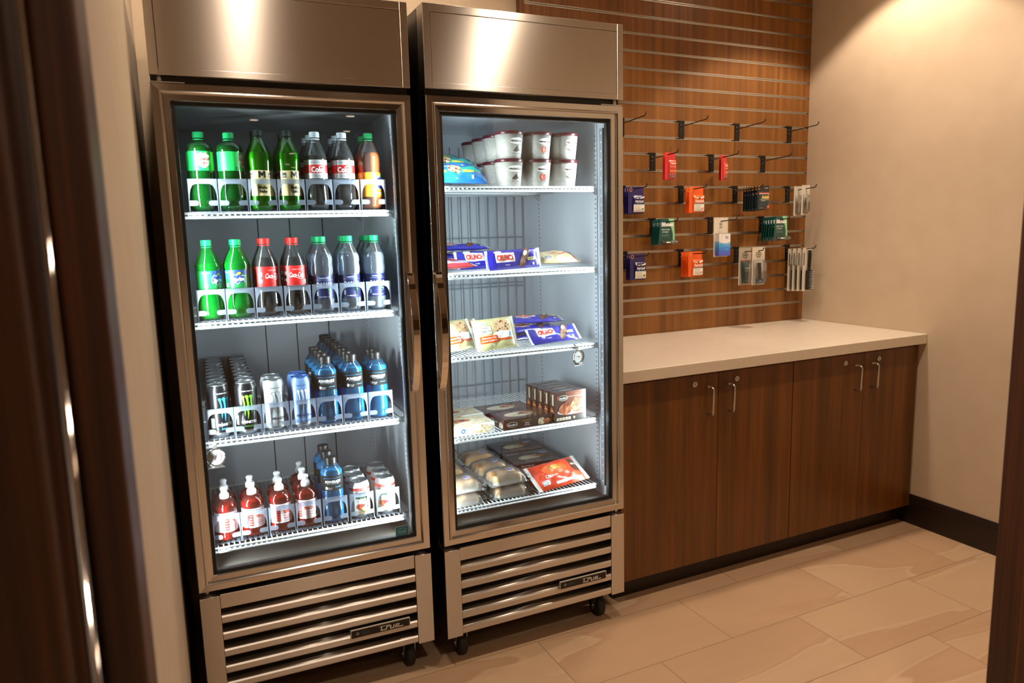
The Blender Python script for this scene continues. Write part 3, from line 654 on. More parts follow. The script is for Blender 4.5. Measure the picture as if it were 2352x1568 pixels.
def can(name, h, r, body, art, rim='b8bcbf', topm=None):
    t = thing(name); t['category'] = 'can'
    b = MB(); b.lathe([(0, .006), (r*.72, .003), (r*.76, 0), (r*.80, .001), (r*.93, .009), (r, .016)], CANTOP, 36)
    b.lathe([(r, .016), (r, h-.020), (r*.985, h-.016), (r*.86, h-.0045), (r*.845, h-.0035)], body, 36); del b.f[-2:]; del b.m[-2:]; del b.s[-2:]
    art(b, cylS(r)); b.build('body', t)
    l = MB(); l.lathe([(r*.84, h-.004), (r*.86, h-.001), (r*.845, h), (r*.815, h-.0008), (r*.79, h-.006), (r*.74, h-.0065), (0, h-.006)], topm or CANTOP, 36)
    l.build('lid', t)
    g = MB(); g.ell(lambda u, v, o: (u, v, h-.0055+o), 0, .004, .0085, .013, CANTOP, .0006, rings=3); g.ell(lambda u, v, o: (u, v, h-.0055+o), 0, -.010, .0075, .0085, Bk, .0002); g.lathe([(0, .0022), (.0028, .002), (.003, 0)], CANTOP, 10, (0, -.001, h-.0055)); g.build('pull_tab', t)
    return t
def claw(b, S, m, k=1.0, out=None):
    cl = [[(-.0165, .117), (-.0120, .120), (-.0070, .1165), (-.0085, .108), (-.0060, .095), (-.0085, .083), (-.0055, .071), (-.0085, .058), (-.0095, .072), (-.0120, .083), (-.0100, .096), (-.0125, .108)],
          [(-.0060, .118), (.0000, .121), (.0045, .117), (.0030, .107), (.0050, .094), (.0020, .080), (.0035, .066), (-.0005, .047), (-.0005, .066), (-.0030, .081), (-.0005, .094), (-.0020, .108)],
          [(.0055, .118), (.0110, .121), (.0170, .117), (.0140, .111), (.0130, .098), (.0145, .086), (.0110, .062), (.0105, .086), (.0085, .098), (.0095, .109)]]
    for c in cl:
        if out: b.poly(S, [(x*1.12, .088+(y-.088)*1.03) for x, y in c], out, .0006)
        b.poly(S, [(x, y) for x, y in c], m, .0009)
def energy(name, body, cc, tc, sub, subc, out=None, rim=None):
    def art(b, S0):
        S = cylS(.0321, .12); claw(b, S, cc, out=out); b.text(S, 'MONSTER', .002, .0395, .0105, tc, .0010, .03, wmax=.047); b.rect(S, -.0112, .032, -.0105, .0475, tc, .0014); b.text(S, sub, .002, .0265, .0060, subc, .0008, .02, space=1.35, wmax=.036)
        b.text(S, 'TAURINE + GINSENG', .0, .1325, .0042, tc, .0006, .02)
        b.rect(cylS(.0321, -1.0), -.006, .030, .006, .060, flat('8c9096'), nu=3)
    return can(name, .157, .0321, body, art, topm=rim)
cmat = lambda n, c, me, ro: mat(n, c, ro, me)
pb['m_blue'] = energy('energy_drink_can', cmat('can_black', '0b0c10', 0, .3), flat('2ea8e8'), flat('e8eaec'), 'ENERGY', flat('30b0e0'))
pb['m_green'] = energy('energy_drink_can', cmat('can_black', '0b0c10', 0, .3), flat('7ee02a'), flat('e8eaec'), 'ENERGY', flat('58a83c'))
pb['m_white'] = energy('energy_drink_can', cmat('can_white', 'b2b6ba', .25, .34), flat('a8adb2'), flat('33363a'), 'ULTRA', flat('70757a'), out=flat('26282c'))
pb['m_sky'] = energy('energy_drink_can', cmat('can_sky', '7ba2e0', .45, .28), flat('b8c4d4'), flat('2c3c60'), 'ENERGY', flat('e0e8f4'), out=flat('203058'), rim=cmat('lid_blue', '4a78c8', .7, .3))
def art_fn(b, S0):
    r = .0325; S = cylS(r, .05); G = flat('1f5a34'); k = len(b.f)
    b.lathe([(r+.0003, .0930), (r+.0003, .1018)], flat('d83a2c'), 36); del b.f[-2:]; del b.m[-2:]; del b.s[-2:]
    b.text(S, 'FRUIT SPLASH', 0, .0974, .0050, Wt, .0010, .01); b.text(S, "Florida's", 0, .0850, .0135, G, .0009, .03, wmax=.043); b.text(S, 'Natural', 0, .0715, .0135, G, .0009, .03, wmax=.040)
    b.rect(S, -.020, .0570, .020, .0576, flat('9a9a9a'), nu=5)
    b.lathe([(r+.0003, .016), (r+.0003, .026)], flat('d8c8a0'), 36); del b.f[-2:]; del b.m[-2:]; del b.s[-2:]
    b.ell(S, -.006, .040, .014, .011, flat('cf6a48'), .0008, wob=.06); b.ell(S, .006, .044, .010, .006, flat('b8343a'), .0012, wob=.1); b.ell(S, .008, .033, .0105, .0075, flat('e8d0a0'), .0015); b.ell(S, .008, .033, .0085, .0058, flat('d8b87c'), .0018)
    for k2 in range(5): b.poly(S, [(.016+k2*.0012, .036), (.0185+k2*.0012, .036), (.020+k2*.0035-.006, .056-abs(k2-2)*.003)], flat('2f7a3a'), .0010)
    b.text(S, 'GRAPEFRUIT', 0, .0235, .0040, flat('7a6040'), .0012); b.text(S, '12 FL OZ', 0, .0190, .0030, flat('7a6040'), .0012)
pb['florida'] = can('juice_can', .122, .0325, flat('eceeec', 1), art_fn)
# plastic front-stop lanes
def make_glide():
    t = thing('bottle_glide'); t['category'] = 'shelf organizer'; wd, h = .0768, .0915; xc = wd/2; pts = [(-xc, 0)]
    n = 12
    for i in range(n+1): pts.append((-xc+wd*i/n, h))
    pts.append((xc, 0)); q = .0022
    inner = [(xc-q, 0), (xc-q, .0175), (xc-.020, .0175), (xc-.024, .0195), (xc-.0258, .0245), (xc-.024, .0295), (xc-.020, .0315), (xc-q-.0005, .032), (xc-q-.001, .040), (xc-.0040, .051), (xc-.0065, .062), (xc-.0115, .0725), (xc-.018, .0768), (xc-.026, .0777)]
    poly_ = pts+inner+[(-x, z) for x, z in reversed(inner)]
    bul = lambda x: -.0035*(1-(x/xc)**2)
    MB().prism(poly_, lambda a, c: (a, bul(a)-.0012, c), lambda a, c: (a, bul(a), c), FROST).build('front_stop', t)
    b = MB(); L_ = .53
    for s in (-1, 1): b.box(min(s*xc, s*(xc-.0012)), .0005, 0, max(s*xc, s*(xc-.0012)), L_, .020, CLEARP)
    b.build('divider', t)
    b = MB()
    for i in range(5): x = -.030+i*.015; b.box(x-.0045, .0, 0, x+.0045, L_, .0016, FROST)
    for j in range(28): b.box(-.034, .006+j*.019, .0, .034, .0105+j*.019, .0013, FROST)
    b.build('track', t); return t
glide = make_glide()
LANES = [[.1045, .1840, .2637, .3437, .4240, .5040, .5850], [.1010, .1800, .2600, .3410, .4225, .5040, .5850], [.0970, .1750, .2540, .3340, .4130, .4930, .5730], [.0900, .1685, .2490, .3290, .4110, .4950, .5800]]
SHELFN = ['top cooler shelf', 'second cooler shelf', 'third cooler shelf', 'bottom cooler shelf']
rows = [
 [('ginger', 1, .25, 'green ginger ale bottle with its shield logo turned forward'), ('ginger', 1, 1.15, 'green ginger ale bottle with its shield logo turned half away'),
  ('mello', 2, -.3, 'lime citrus soda bottle beside the ginger ale'), ('mello', 2, 0, 'lime citrus soda bottle beside the diet cola'),
  ('diet', 3, 0, 'silver-capped diet cola bottle beside the citrus soda'), ('diet', 3, -.1, 'silver-capped diet cola bottle beside the orange soda'), ('fanta', 2, .35, 'green-capped orange soda bottle')],
 [('sprite', 2, .75, 'bright green lemon-lime bottle beside the cooler side wall'), ('sprite', 2, .0, 'bright green lemon-lime bottle beside the red cola'),
  ('cola', 2, .35, 'red-capped cola bottle beside the lemon-lime soda'), ('cola', 2, -.05, 'red-capped cola bottle beside the water'),
  ('water', 2, .0, 'green-capped water bottle beside the cola'), ('water', 2, .05, 'green-capped water bottle between two other waters'), ('water', 3, .0, 'green-capped water bottle beside the cooler side wall')],
 [('m_blue', 9, .35, 'black energy can with blue claw mark'), ('m_green', 9, -.10, 'black energy can with green claw mark'), ('m_white', 2, .15, 'white energy can with grey claw mark'), ('m_sky', 2, -.1, 'sky blue energy can'),
  ('power', 4, -.1, 'blue sports drink bottle beside the sky blue cans'), ('power', 8, .1, 'blue sports drink bottle in the long middle queue'), ('power', 2, -.1, 'blue sports drink bottle beside the cooler side wall')],
 [('punch', 2, .75, 'red punch bottle beside the cooler side wall'), ('punch', 2, .45, 'red punch bottle one lane in from the side wall'), ('punch', 2, .40, 'red punch bottle in the middle of the punch lanes'), ('punch', 3, -.12, 'red punch bottle beside the blue sports drink'),
  ('power', 3, -.05, 'blue sports drink bottle between punch and juice cans'), ('florida', 3, .0, 'white juice can beside the blue sports drink'), ('florida', 3, -.35, 'white juice can beside the cooler side wall')]]
GN = {'ginger': 'ginger ale bottles', 'mello': 'citrus soda bottles', 'diet': 'diet cola bottles', 'fanta': 'orange soda bottles', 'sprite': 'lemon-lime soda bottles', 'cola': 'cola bottles', 'water': 'water bottles', 'm_blue': 'energy cans with blue claw', 'm_green': 'energy cans with green claw', 'm_white': 'white energy cans', 'm_sky': 'sky blue energy cans', 'power': 'blue sports drink bottles', 'punch': 'red punch bottles', 'florida': 'white juice cans'}
PITCH = {'m_blue': .0658, 'm_green': .0658, 'm_white': .067, 'm_sky': .067, 'florida': .067, 'power': .0735, 'punch': .070}
for si, row in enumerate(rows):
    for li, (k, n, rot, desc) in enumerate(row):
        x = LANES[si][li]; z = ZL[si]+.0005
        holds = desc.split(' beside')[0].split(' in the')[0].split(' between')[0].split(' with')[0]
        where = 'third' if 0 else ['first', 'second', 'third', 'fourth', 'fifth', 'sixth', 'seventh'][li]
        g = place(glide, FL @ T(x, .1040, z), 'frosted plastic lane with front stop, %s lane from the door hinge, %s' % (where, SHELFN[si]), group='plastic bottle lanes of the drinks cooler')
        p = PITCH.get(k, .0745); y0 = .1060+(.0335 if k in ('m_blue', 'm_green', 'm_white', 'm_sky', 'florida') else .037)
        for j in range(n):
            jit = 0 if p < .066 else random.uniform(-1, 1)*.0015*(j > 0)
            place(pb[k], FL @ T(x+jit, y0+j*p, z+.0017) @ Rz(rot+(random.uniform(-.5, .5) if j else 0)),
                  desc+(', %s' % SHELFN[si] if n == 1 else ', %s in line, %s' % (ORD[j], SHELFN[si])), group=GN[k]+(' on the '+SHELFN[si]))
#==FROZEN==
# ------------------------------------------------------------------ freezer contents
def pint(kind):
    t = thing('ice_cream_pint'); t['category'] = 'ice cream tub'; b = MB()
    paper = noise_mat('pint_paper', [(.35, 'aeaaa2'), (.5, 'b8b4ac'), (.7, 'c0bcb4')], ns=28, detail=3, dist=2.5, rough=.5)
    r0, r1, h = .0385, .0475, .080
    b.lathe([(0, .003), (r0-.003, .003), (r0-.002, 0), (r0, .001), (r1, h)], paper, 40)
    S = lambda u, v, o: ((r0+(r1-r0)*v/h+o)*sin(u/.043), -(r0+(r1-r0)*v/h+o)*cos(u/.043), v)
    b.ell(S, 0, .0575, .0260, .0115, flat('cbb98e'), .0006, n=26, rings=3); b.ell(S, 0, .0575, .0250, .0106, flat('f4f2ee'), .0009, n=26, rings=3)
    b.text(S, 'Häagen-Dazs', 0, .0575, .0092, flat('4a1620'), .0014, .03, wmax=.046)
    if kind == 'chocolate':
        b.poly(S, [(-.013, .024), (-.009, .031), (.001, .0395), (.005, .041), (.007, .036), (.013, .029), (.014, .025), (.008, .026), (.001, .0225)], flat('38221a'), .0007); b.poly(S, [(.001, .0395), (.005, .041), (.007, .036), (.002, .029)], flat('5a3a2c'), .0010)
        nm = 'CHOCOLATE'
    elif kind == 'strawberry':
        b.ell(S, -.006, .031, .0085, .0105, flat('d8402c'), .0007, rot=.2); b.ell(S, -.006, .031, .004, .007, flat('f0a088'), .0010, rot=.2); b.ell(S, .008, .031, .0080, .0105, flat('c8281e'), .0009, rot=-.2); b.ell(S, .009, .0405, .006, .0022, flat('4a8a38'), .0012)
        nm = 'STRAWBERRY'
    else:
        b.ell(S, .003, .030, .014, .008, flat('e8e2cc'), .0007, wob=.18, n=40); b.tube([S(-.016, .036, .001), S(-.008, .031, .0012), (S(.002, .027, .0014))], .0012, flat('4a3c22'), 6); b.ell(S, .009, .026, .006, .0035, flat('d8cfae'), .0010, wob=.15)
        nm = 'VANILLA'
    b.text(S, nm, 0, .0175, .0052, flat('3c3a3a'), .0008, .01, wmax=.030); b.text(S, 'ice cream', 0, .0115, .0030, flat('3c3a3a'), .0008); b.build('cup', t)
    l = MB(); R1 = .0492
    l.lathe([(R1-.001, h-.0005), (R1, h), (R1, h+.0085), (R1-.002, h+.0105), (R1-.005, h+.0108), (R1-.007, h+.0088), (0, h+.0088)], mat('maroon_lid', '4c141e', .3), 40); l.build('lid', t); return t
pc, ps, pv = pint('chocolate'), pint('strawberry'), pint('vanilla')
PZ = ZR[0]+.0004
for ci, (pr, x, nm, nd) in enumerate(((pc, .336, 'chocolate', 4), (ps, .441, 'strawberry', 2), (pv, .5445, 'vanilla', 2))):
    for d in range(nd):
        for lv in (0, 1):
            if d == 3 and lv == 1 and ci == 0: pass
            q = pr if d == 0 else random.choice((pc, ps, pv)) if ci else (ps if d == 1 else pv)
            place(q, FR @ T(x+(.003 if lv else 0), .158+d*.101, PZ+lv*.0897) @ Rz(.10+(.1 if lv else 0)+(0 if d == 0 else .5)),
                  '%s ice cream tub, %s of its row, %s' % ('white '+nm if d == 0 else 'maroon-lidded', ['front', 'second', 'third', 'rear'][d], ('upper layer' if lv else 'lower layer')) + ('' if d == 0 else ', behind the %s tubs' % nm), group='ice cream tubs on the top freezer shelf')
def pack(name, cat, w, h, t, base, art, seal=None, seed=1, crimp=.010, wr=.0022, part='wrapper', back=None, seals='x'):
    r = thing(name); r['category'] = cat; rg = random.Random(seed); ph = [rg.uniform(0, 6) for _ in range(6)]
    def prof(u, v):
        if seals == 'x': a = abs(u)/(w/2-crimp); c = abs(v)/(h/2)
        else: a = abs(u)/(w/2-crimp); c = abs(v)/(h/2-crimp)
        if a >= 1 or c >= 1: return 0
        e = (1-a**3.2)**.55*(1-c**3.0)**.55
        return e*(t/2+wr*(sin(u*95+ph[0]+sin(v*60+ph[1])*1.5)*.5+sin(v*120+u*70+ph[2])*.5+sin((u-v)*160+ph[3])*.35))
    def edge(u): return .0006*sin(u*900)
    S = lambda u, v, o: (u, v+edge(v)*0, prof(u, v)+.0006+o)
    Sb = lambda u, v, o: (u, v, -prof(u, v)*.55-.0006-o)
    b = MB(); nu, nv = 34, 20
    b.grid(lambda a, c: S(-w/2+w*a, -h/2+h*c, 0), nu, nv, base); b.grid(lambda a, c: Sb(-w/2+w*a, -h/2+h*c, 0), nu, nv, back or base)
    sm = seal or base
    for sx_ in (-1, 1):
        ua, ub = sx_*(w/2-crimp*.9), sx_*(w/2+.001)
        b.grid(lambda a, c: S(a, c, .0006+.0004*sin(a*3000)), 6, 16, sm, True, min(ua, ub), -h/2, max(ua, ub), h/2)
        b.grid(lambda a, c: Sb(a, c, .0004), 2, 16, sm, True, min(ua, ub), -h/2, max(ua, ub), h/2)
    art(b, S); b.build(part, r); return r
GL = lambda c: flat(c, .28, 1)
choc = noise_mat('crunch_coating', [(.4, '4a2a1c'), (.55, '7a4c34'), (.68, 'a87a58')], ns=220, rough=.5)
def a_crunch(b, S):
    Z = lambda u0, v0, u1, v1, m, o: b.rect(S, u0, v0, u1, v1, m, o, nu=16, nv=8)
    Z(-.070, -.010, -.001, .0215, GL('f4f2f0'), .0006)
    b.text(S, 'CRUNCH', -.0355, .0055, .0250, GL('d8321e'), .0016, .045, wmax=.062)
    b.ell(S, -.060, .0250, .014, .004, GL('e8e4e8'), .0010); b.text(S, 'Vanilla', -.030, -.019, .0065, GL('f0f0f4'), .0010, .01)
    for k in range(5): b.ell(S, .036+.0085*(k-2)*.55, .003+.011*(k-2)*.8, .0165, .0115, choc, .0012+.0002*k, rot=.95, n=22, rings=3)
    b.ell(S, .040, .0165, .011, .0065, GL('f0e8da'), .0026, rot=.9, rings=3); Z(.047, -.0085, .074, .0015, GL('d9d48c'), .0026); Z(.049, -.0055, .068, -.0015, GL('8a8a4a'), .0029)
    b.rect(S, .066, -.025, .073, -.016, GL('e8e8f4'), .0012, nu=3, nv=3)
crunch = pack('ice_cream_bar_packet', 'ice cream bar', .205, .066, .026, GL('2e2a9c'), a_crunch, GL('e4e6ec'), 3)
def upright(x, y, z, yw, lean, rollz=0): return FR @ T(x, y, z) @ Rz(yw) @ Rx(PI/2-lean) @ Rz(rollz)
G2, G3 = 'blue ice cream bar packets, second freezer shelf', 'blue ice cream bar packets, third freezer shelf'
z2, z3, z4, z5 = ZR[1], ZR[2], ZR[3], ZR[4]
place(crunch, upright(.328, .124, z2+.037, .03, .22, .03), 'blue crunch ice cream bar packet standing upright, second freezer shelf', group=G2)
for i, (x, y, z, a, ln, rz) in enumerate(((.205, .300, z2+.019, .12, 1.48, 0), (.215, .290, z2+.048, -.05, 1.44, .05), (.205, .295, z2+.078, .05, 1.42, -.04), (.250, .205, z2+.036, .1, .50, 0))):
    place(crunch, upright(x, y, z, a, ln, rz), 'blue ice cream bar packet, %s, second freezer shelf' % ['lowest of the pile', 'in the middle of the pile', 'topmost of the pile', 'leaning behind the upright one'][i], group=G2)
place(crunch, upright(.482, .135, z3+.036, .05, .75, .04), 'blue crunch bar packet lying tilted at the shelf edge, third freezer shelf', group=G3)
for i, (x, y, z, a, ln, rz) in enumerate(((.440, .255, z3+.019, .2, 1.48, 0), (.455, .250, z3+.048, .05, 1.42, .05), (.470, .255, z3+.078, -.10, 1.40, -.05))):
    place(crunch, upright(x, y, z, a, ln, rz), 'blue bar packet behind the tilted one, %s, third freezer shelf' % ['lowest of three', 'middle of three', 'topmost of three'][i], group=G3)
cookie_m = noise_mat('cookie_crust', [(.42, 'c9a075'), (.6, 'dcb98f'), (.64, '6a4028')], ns=150, detail=2, rough=.6)
def a_cookie(b, S):
    b.ell(S, .024, .020, .034, .027, cookie_m, .0006, n=28, rings=4); b.ell(S, .021, -.008, .036, .013, GL('f2efe8'), .0012, n=24, rings=3)
    for k in range(7): b.ell(S, .024+.022*sin(k*2.4)*.9, .022+.017*cos(k*1.7), .0032, .0026, GL('5c3420'), .0014, n=8, rings=1)
    b.rect(S, -.062, -.032, .000, -.008, GL('d8551f'), .0014, nu=12, nv=5); b.rect(S, .0, -.027, .060, -.020, GL('d8551f'), .0014, nu=12, nv=2)
    b.text(S, 'Chocolate Chip', -.031, -.0150, .0078, GL('f6efe2'), .0022, .01, wmax=.056); b.text(S, 'Cookie Sandwich', -.031, -.0245, .0078, GL('f6efe2'), .0022, .01, wmax=.056)
    b.rect(S, -.052, -.003, -.017, .026, GL('3a3028'), .0010, nu=8, nv=6); b.rect(S, -.051, -.002, -.018, .025, GL('f4f1ea'), .0014, nu=8, nv=6)
    b.text(S, 'TOLL', -.0345, .0185, .0100, GL('4a3c30'), .0022, .01, wmax=.028); b.text(S, 'HOUSE', -.0345, .0080, .0100, GL('4a3c30'), .0022, .01, wmax=.030)
    b.ell(S, -.038, .034, .010, .005, GL('e8eef4'), .0014); b.rect(S, -.046, .0325, -.030, .0350, GL('3a9ad0'), .0018, nu=4); b.rect(S, .046, -.014, .060, -.002, GL('3a9fd0'), .0016, nu=4, nv=3)
    b.ell(S, -.018, -.040, .004, .004, GL('f4f1ea'), .0014)
cookie = pack('cookie_sandwich_packet', 'ice cream sandwich', .150, .108, .030, GL('c8c08a'), a_cookie, GL('ece8d8'), 5, crimp=.010)
GC = 'ice cream cookie sandwiches, third freezer shelf'
place(cookie, upright(.255, .128, z3+.058, .0, .38, .04), 'tan cookie sandwich packet leaning at the shelf edge, third freezer shelf', group=GC)
place(cookie, upright(.124, .150, z3+.060, .45, .45, -.03), 'tan cookie sandwich packet partly hidden by the freezer door frame', group=GC)
place(cookie, upright(.180, .240, z3+.052, .1, .80, .10), 'tan cookie sandwich packet lying behind the leaning one', group=GC)
conem = noise_mat('nut_cone_top', [(.38, '3a2618'), (.5, 'c8a070'), (.62, 'efe2c8')], ns=130, rough=.5)
def a_cone(b, S):
    b.grid(lambda a, c: S(a, c+(.012*sin(a*22)), .0008), 20, 4, GL('22b0a0'), True, -.085, -.012, .085, .016)
    b.ell(S, -.022, .006, .022, .020, conem, .0014, n=26, rings=3); b.poly(S, [(-.038, -.008), (-.006, -.008), (-.018, -.034), (-.026, -.034)], GL('b8854a'), .0016)
    b.rect(S, .004, -.010, .044, .002, GL('d8d24a'), .0014, nu=8, nv=2); b.rect(S, -.078, -.008, -.050, .002, GL('d8d24a'), .0014, nu=6, nv=2)
    b.text(S, 'Vanilla', .058, -.004, .0075, GL('f2f2f2'), .0016, .01); b.rect(S, .030, -.032, .038, -.022, GL('e8eef8'), .0012, nu=3, nv=3); b.ell(S, .064, .018, .010, .006, GL('2048a8'), .0012)
    b.text(S, 'GIANT CONE', -.060, .020, .0090, GL('f0f4f8'), .0014, .02, wmax=.05)
cone = pack('ice_cream_cone_packet', 'ice cream cone', .190, .078, .040, GL('2a7ac8'), a_cone, GL('8a7a70'), 9)
GCo = 'blue and teal ice cream cone packets'
place(cone, upright(.152, .142, PZ+.037, .03, .78, -.02), 'blue and teal cone packet at the bottom of the stack, top freezer shelf', group=GCo)
place(cone, upright(.143, .205, PZ+.070, -.03, .95, -.08), 'blue and teal cone packet in the middle of the stack, top freezer shelf', group=GCo)
place(cone, upright(.130, .290, PZ+.094, .05, 1.05, -.12), 'blue and teal cone packet on the top of the stack, top freezer shelf', group=GCo)
def a_red(b, S): b.rect(S, -.05, -.035, .045, -.012, GL('c8b8dc'), .0010, nu=12, nv=4); b.text(S, 'STRAWBERRY', 0, .012, .014, GL('f0d0cc'), .0014, .02, wmax=.09)
redb = pack('red_frozen_packet', 'frozen packet', .150, .090, .030, GL('b8343a'), a_red, GL('c8c4cc'), 11)
place(redb, upright(.118, .160, z2+.026, .1, 1.42, 0), 'red frozen packet lying flat beside the blue bar packets, second freezer shelf')
def a_tan(b, S):
    b.rect(S, .060, -.030, .074, .030, GL('c02a24'), .0010, nu=3, nv=8); b.poly(S, [(-.03, -.004), (-.02, -.004), (.010, .012), (.000, .012)], GL('c02a24'), .0014); b.poly(S, [(.0, -.012), (.01, -.012), (.044, .006), (.034, .006)], GL('c02a24'), .0014)
    b.rect(S, -.060, -.030, -.026, -.012, GL('f0eeea'), .0012, nu=6, nv=3)
    for k in range(11): b.rect(S, -.056+k*.0026, -.028, -.0548+k*.0026, -.014, GL('303030'), .0015)
tanb = pack('tan_frozen_packet', 'frozen packet', .165, .080, .034, GL('c8b48c'), a_tan, GL('b8a884'), 13)
place(tanb, upright(.510, .165, z2+.034, .05, 1.15, 0), 'tan and red frozen packet lying behind the upright blue packet')
# boxes
food_brown = noise_mat('printed_meat', [(.35, '5a2414'), (.5, 'a85a34'), (.62, 'd8a070'), (.7, 'f0d8b8')], ns=60, rough=.4, dist=1)
food_cream = noise_mat('printed_pasta', [(.35, 'a8865c'), (.5, 'd8c8a4'), (.65, 'f0ead8')], ns=70, rough=.4, dist=2)
BR, BR2, DKB = flat('3c1d18', .35, 1), flat('6a3826', .35, 1), flat('1e1210', .35, 1)
def oval(b, S, u, v, k=1):
    b.rect(S, u-.024*k, v-.004*k, u-.010*k, v+.007*k, flat('c82820'), .0004); b.ell(S, u, v, .0205*k, .0095*k, flat('d0b888'), .0006, n=28); b.ell(S, u, v, .0195*k, .0087*k, flat('f4f0e8'), .0008, n=28); b.ell(S, u, v, .0187*k, .0080*k, flat('18100c'), .0010, n=28)
    b.text(S, "Stouffer's", u, v-.0005, .0095*k, flat('f4f0e8'), .0013, .02, shear=.3, wmax=.033*k)
def meal_upright():
    t = thing('frozen_meal_box'); t['category'] = 'frozen meal box'; w, d, h = .131, .0372, .108
    b = MB(); b.box(-w/2, 0, 0, w/2, d, h, BR)
    S = frontS(-w/2, 0, 0); b.rect(S, .045, .022, w, h, BR2, .0003); oval(b, S, .034, .086)
    b.text(S, 'CLASSICS', .092, .097, .0055, flat('b87a5a'), .0008, .01, wmax=.05); b.text(S, 'MEATLOAF WITH MASHED POTATO', .088, .0885, .0055, flat('e0c0a8'), .0008, .01, wmax=.075)
    b.ell(S, .066, .036, .056, .012, flat('c8b8b0'), .0006, n=30); b.ell(S, .094, .055, .028, .026, food_brown, .0008, n=30, rings=3, wob=.05); b.ell(S, .042, .046, .026, .021, noise_mat('printed_gravy', [(.4, '6a2c18'), (.6, 'b87048'), (.72, 'e8c8b0')], ns=45, rough=.3), .0010, n=30, rings=3, wob=.05)
    b.rect(S, 0, 0, w, .021, DKB, .0009); 
    for k in range(5): b.rect(S, .006+k*.0122, .006, .0165+k*.0122, .0165, flat('b8a890'), .0012)
    b.ell(S, .080, .011, .0045, .0045, flat('9a8a78'), .0012)
    Sl = lambda u, v, o: (-w/2-o, u, v); b.poly(Sl, [(.003, .010), (d-.003, .010), (d-.006, .040), (d/2, .055), (.006, .036)], food_brown, .0006)
    b.add([Sl(u, v, .0006) for u, v in ((.008, .060), (.016, .060), (.016, .100), (.008, .100))], [(0, 1, 2, 3)], flat('b8a890')); b.ell(Sl, .024, .080, .0065, .019, flat('d0b888'), .0006); b.ell(Sl, .024, .080, .0056, .0178, flat('18100c'), .0009)
    St = topS(-w/2, 0, h); b.ell(St, .060, d/2, .030, .011, flat('8a8280'), .0005)
    b.build('carton', t); return t
mu = meal_upright()
for i in range(5):
    place(mu, FR @ T(.5235-.0035*i, .0935+.0395*i, z4+.0004) @ Rz(.07), 'dark brown frozen meal carton standing upright, %s of five' % ORD[i] if i else 'dark brown frozen meal carton with meatloaf picture, front of five upright ones', group='upright frozen meal cartons, fourth freezer shelf')
def meal_flat(nm, kind):
    t = thing('frozen_meal_box'); t['category'] = 'frozen meal box'; w, d, h = (.190, .116, .036) if kind != 'tray' else (.190, .150, .036); b = MB()
    base = {'brown': BR, 'white': flat('eceae4', .35, 1), 'tray': flat('4a1c18', .35, 1), 'orange': flat('a83a22', .35, 1)}[kind]
    b.box(0, 0, 0, w, d, h, base); S = frontS(0, 0, 0); St = topS(0, 0, h); Sl = lambda u, v, o: (-o, d-u, v)
    if kind == 'brown':
        oval(b, S, .034, .017); b.text(S, 'CLASSICS', .088, .0255, .0062, flat('b89a5a'), .0008, .02, space=1.3); b.text(S, 'BAKED', .090, .0170, .0052, Wt, .0008, .02); b.text(S, 'CHICKEN', .090, .0100, .0052, Wt, .0008, .02)
        b.ell(S, .148, .015, .016, .012, food_cream, .0006, wob=.1); b.ell(S, .169, .014, .015, .009, food_brown, .0009)
        b.rect(St, .012, .012, w-.005, d-.012, flat('6e4632', .35, 1), .0003); b.ell(St, .085, .055, .055, .030, flat('d8ccc0'), .0005, n=30); b.ell(St, .070, .052, .035, .020, food_cream, .0008, wob=.1, n=30); b.ell(St, .115, .060, .030, .016, food_brown, .0010, wob=.05, n=30)
        oval(b, Sl, .026, .018, .8); b.text(Sl, 'BAKED', .060, .020, .005, Wt, .0008); b.ell(Sl, .095, .014, .014, .011, food_cream, .0006, wob=.1)
    elif kind == 'white':
        b.rect(St, .006, .006, w-.006, d-.006, food_cream, .0003); b.ell(St, .08, .06, .06, .035, flat('e8e0cc'), .0005, n=30); b.ell(St, .08, .06, .045, .024, food_brown, .0008, wob=.1, n=30)
        b.rect(S, 0, .030, w*.55, h, flat('c88a5a'), .0004); b.text(S, 'FETTUCCINI', .035, .020, .0065, flat('a8a49c'), .0008, 0, wmax=.04); b.text(S, 'ALFREDO', .030, .012, .0065, flat('a8a49c'), .0008, 0, wmax=.03)
        b.ell(S, .077, .0165, .0085, .0085, flat('2a4a9a'), .0006); b.text(S, '9g', .077, .0165, .007, Wt, .0010, .02); b.ell(S, .093, .0165, .0085, .0085, flat('9accb8'), .0008); b.ell(S, .142, .018, .042, .015, food_cream, .0006, n=30, wob=.04)
        b.rect(Sl, .01, .006, d-.01, .030, food_cream, .0005)
    else:
        b.rect(St, .004, .055, w-.004, d-.004, flat('2e1c18' if kind == 'tray' else '8a3420', .35, 1), .0003); b.text(St, 'Banquet', .040, .128, .016, flat('d8b8a8'), .0008, .02, shear=.25)
        b.ell(St, .105, .070, .075, .036, flat('5c463a' if kind == 'tray' else 'b04a28'), .0006, n=30); b.ell(St, .085, .068, .045, .024, food_cream, .0009, wob=.08, n=30); b.ell(St, .135, .080, .036, .016, food_brown, .0012, n=30, wob=.06); b.ell(St, .162, .108, .020, .011, flat('8aa0c8'), .0010)
        b.text(St, 'Chicken Nuggets', .085, .030, .0095, flat('e8c0a8'), .0012, .01); b.text(St, 'with Mac & Cheese', .085, .018, .0085, flat('e8c0a8'), .0012, .01)
        b.text(S, 'Banquet', .06, .018, .014, flat('e8d0c0'), .0008, .02)
    b.build('carton', t); return t
mf, mw_, mt, mo = meal_flat('', 'brown'), meal_flat('', 'white'), meal_flat('', 'tray'), meal_flat('', 'orange')
place(mf, FR @ T(.260, .0700+.020, z4+.0004) @ Rz(.02), 'flat dark brown frozen meal carton with chicken picture at the shelf edge')
